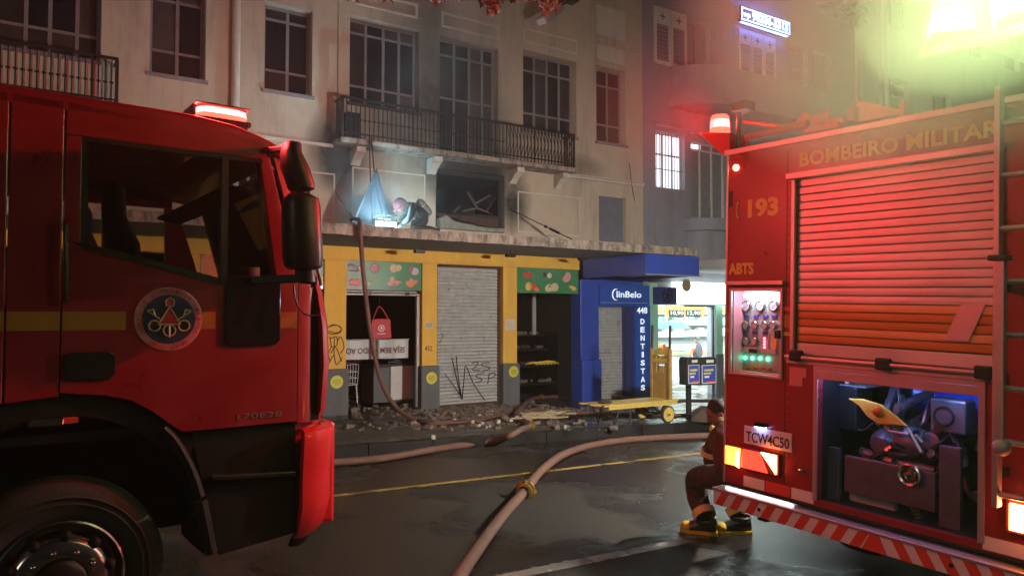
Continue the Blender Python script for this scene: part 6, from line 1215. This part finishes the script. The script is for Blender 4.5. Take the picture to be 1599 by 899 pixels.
b = MB(); b.tube([T0, T0+V((-.05, .2, 1.8)), Fk, Fk+V((-.5, 1.2, 1.6)), Fk+V((-.8, 3.2, 2.6))], lambda q: .22*(1-q*.72), 12, smooth=4); b.build('trunk', 'bark', t, smooth=True)
At = lambda px, py, dist: CAM+ray(px, py)*dist
D_ = 7.0; br = MB(); ends = [At(560, -60, D_), At(640, -70, D_), At(700, -60, D_), At(790, -50, D_), At(850, -60, D_), At(900, -90, D_)]
hub_ = At(800, -260, 6.4); br.tube([Fk+V((-.8, 3.2, 2.6)), hub_], lambda q: .07-.03*q, 8)
for e in ends: br.tube([hub_, hub_.lerp(e, .5)+V((0, 0, .12)), e], lambda q: .03*(1-q*.8), 6, smooth=4)
e2 = [At(1290, -50, 7.5), At(1335, -40, 7.5), At(1420, -90, 7.5)]; hub2 = At(1330, -240, 7.0); br.tube([Fk+V((-.5, 1.2, 1.6)), hub2], lambda q: .06-.02*q, 8)
for e in e2: br.tube([hub2, hub2.lerp(e, .5)+V((0, 0, .1)), e], lambda q: .028*(1-q*.8), 6, smooth=4)
br.build('branches', 'bark', t, smooth=True, kind='stuff')
cl = []
rnd = random.Random(21)
for (px, py, r_, n) in ((555, -12, .09, 34), (605, -14, .08, 26), (683, -10, .10, 40), (712, -18, .12, 40), (765, -2, .11, 55), (772, 12, .07, 26), (800, -16, .12, 46), (858, 2, .11, 50), (835, -14, .1, 36), (640, -34, .16, 50), (740, -36, .2, 80), (880, -30, .16, 60), (590, -44, .2, 60), (820, -50, .25, 100)): cl.append((At(px, py, D_), r_, n))
leafy('crown', 'leaf_autumn', t, [(c_, r_*1.05, n_*2) for c_, r_, n_ in cl], 4, .075); cl = [(At(px, py, 7.5), r_, n) for px, py, r_, n in ((1300, 4, .13, 60), (1335, 22, .13, 60), (1318, -6, .16, 70), (1345, -10, .12, 50), (1285, -20, .14, 60), (1400, -50, .3, 110), (1240, -50, .25, 80))]; leafy('crown', 'leaf_green', t, [(c_, r_*1.05, n_*2) for c_, r_, n_ in cl], 6, .085)
leafy('crown', 'leaf_autumn', t, [(Fk+V((-.5+x, 1.0+y, 3.2+z)), .8, 160) for x, y, z in ((0, 0, 0), (1, .5, .3), (-1, .8, .2), (.2, -1, .4), (-.6, 2, .6), (.9, 1.8, .5), (0, .6, 1.1))], 8, .14)

# ================================================================== HAZE, SMOKE AND ADDED LAMP HALOS
def volume(name, mb, dens, col, aniso, noise_scale=None):
    m = bpy.data.materials.new(name+'_air'); m.use_nodes = True; nt = m.node_tree; nt.nodes.clear(); out = nt.nodes.new('ShaderNodeOutputMaterial'); v = nt.nodes.new('ShaderNodeVolumePrincipled')
    v.inputs['Color'].default_value = (*col, 1); v.inputs['Density'].default_value = dens; v.inputs['Anisotropy'].default_value = aniso; nt.links.new(v.outputs[0], out.inputs['Volume']); MATS[name+'_air'] = m
    o = mb.build(name, name+'_air', kind='stuff'); return o, nt, v
hz = MB(); hz.box(-18, 48, -6, 22, -2.5, 16); volume('haze', hz, .0011, (.92, .93, .95), .35)

def puff(name, c, r, dens, col, aniso, nscale, seed):
    c = V(c); o, nt, v = volume(name, MB().sphere(c, r, 20, 12), dens, col, aniso); o.location = c
    for q in o.data.vertices: q.co -= c
    tc = nt.nodes.new('ShaderNodeTexCoord'); mp = nt.nodes.new('ShaderNodeMapping'); mp.inputs['Scale'].default_value = [1/k for k in r]; gr = nt.nodes.new('ShaderNodeTexGradient'); gr.gradient_type = 'SPHERICAL'
    nt.links.new(tc.outputs['Object'], mp.inputs[0]); nt.links.new(mp.outputs[0], gr.inputs[0]); n = nt.nodes.new('ShaderNodeTexNoise'); n.noise_dimensions = '4D'; n.inputs['W'].default_value = seed; n.inputs['Scale'].default_value = nscale; n.inputs['Detail'].default_value = 4
    nt.links.new(tc.outputs['Object'], n.inputs['Vector']); mr = nt.nodes.new('ShaderNodeMapRange'); mr.inputs['From Min'].default_value = .35; mr.inputs['From Max'].default_value = .68; mr.inputs['To Min'].default_value = .15; nt.links.new(n.outputs['Fac'], mr.inputs['Value'])
    nt.links.new(math_(nt, 'MULTIPLY', math_(nt, 'MULTIPLY', math_(nt, 'POWER', gr.outputs['Fac'], .8), mr.outputs[0]), dens), v.inputs['Density']); return o
S.cycles.volume_step_rate = 1.0; S.cycles.volume_max_steps = 160
puff('smoke_and_halo', (6.9, 12.4, 6.9), (2.2, .85, 2.7), .5, (.62, .66, .68), .2, .9, 3)
puff('smoke_and_halo', (4.85, 12.75, 4.6), (1.4, .5, 1.4), .22, (.62, .66, .68), .2, 1.1, 8)
puff('smoke_and_halo', (4.2, 4.05, 3.55), (1.0, .9, 1.0), .022, (.85, .86, .84), .2, .5, 5)  # puff added round the rear beacon for its red halo
puff('smoke_and_halo', (3.45, 1.85, 3.45), (1.2, 1.1, 1.0), .95, (.88, .92, .84), .3, .35, 9)  # puff added before the flood heads to carry their green glow
puff('smoke_and_halo', (4.8, 11.95, 3.75), (.75, .5, .7), .42, (.8, .85, .88), .3, 1.2, 14)  # puff added round the work light for its glow

b = MB()                                                        # rivets along the edges of the pumper's rear panel
for i in range(40):
    u_ = .72+i*.0605
    for w_ in (WL+.028, .487): b.sphere(rp(w_, u_, .001), (.004, .006, .006), 6, 4)
for i in range(42):
    w_ = .02+i*.0585; b.sphere(rp(w_, 3.105, .001), (.004, .006, .006), 6, 4)
b.build('rivets', 'truck_red_lit', RTK, smooth=True, kind='stuff')
for w_ in (.468,): rbox('panel_seam', 'matte_black', w_, w_+.005, .76, 3.08, .0002, .0012, RTK, 0)
b = MB()                                                        # grab rail, hinge and rivets of the left cab
b.tube([Lp(96, 470, .0)+V((.02, -.0, 0)), Lp(96, 470, .05)+V((.02, 0, 0)), Lp(96, 350, .05)+V((.02, 0, 0)), Lp(96, 350, .0)+V((.02, 0, 0))], .012, 8); b.build('grab_rail', 'black_plastic', LT, smooth=True)
puff('smoke_and_halo', (3.98, 1.85, 3.47), (.55, .55, .42), 1.6, (.9, .92, .86), .2, .5, 17)  # dense puff added to blur the flood lenses into a soft glow
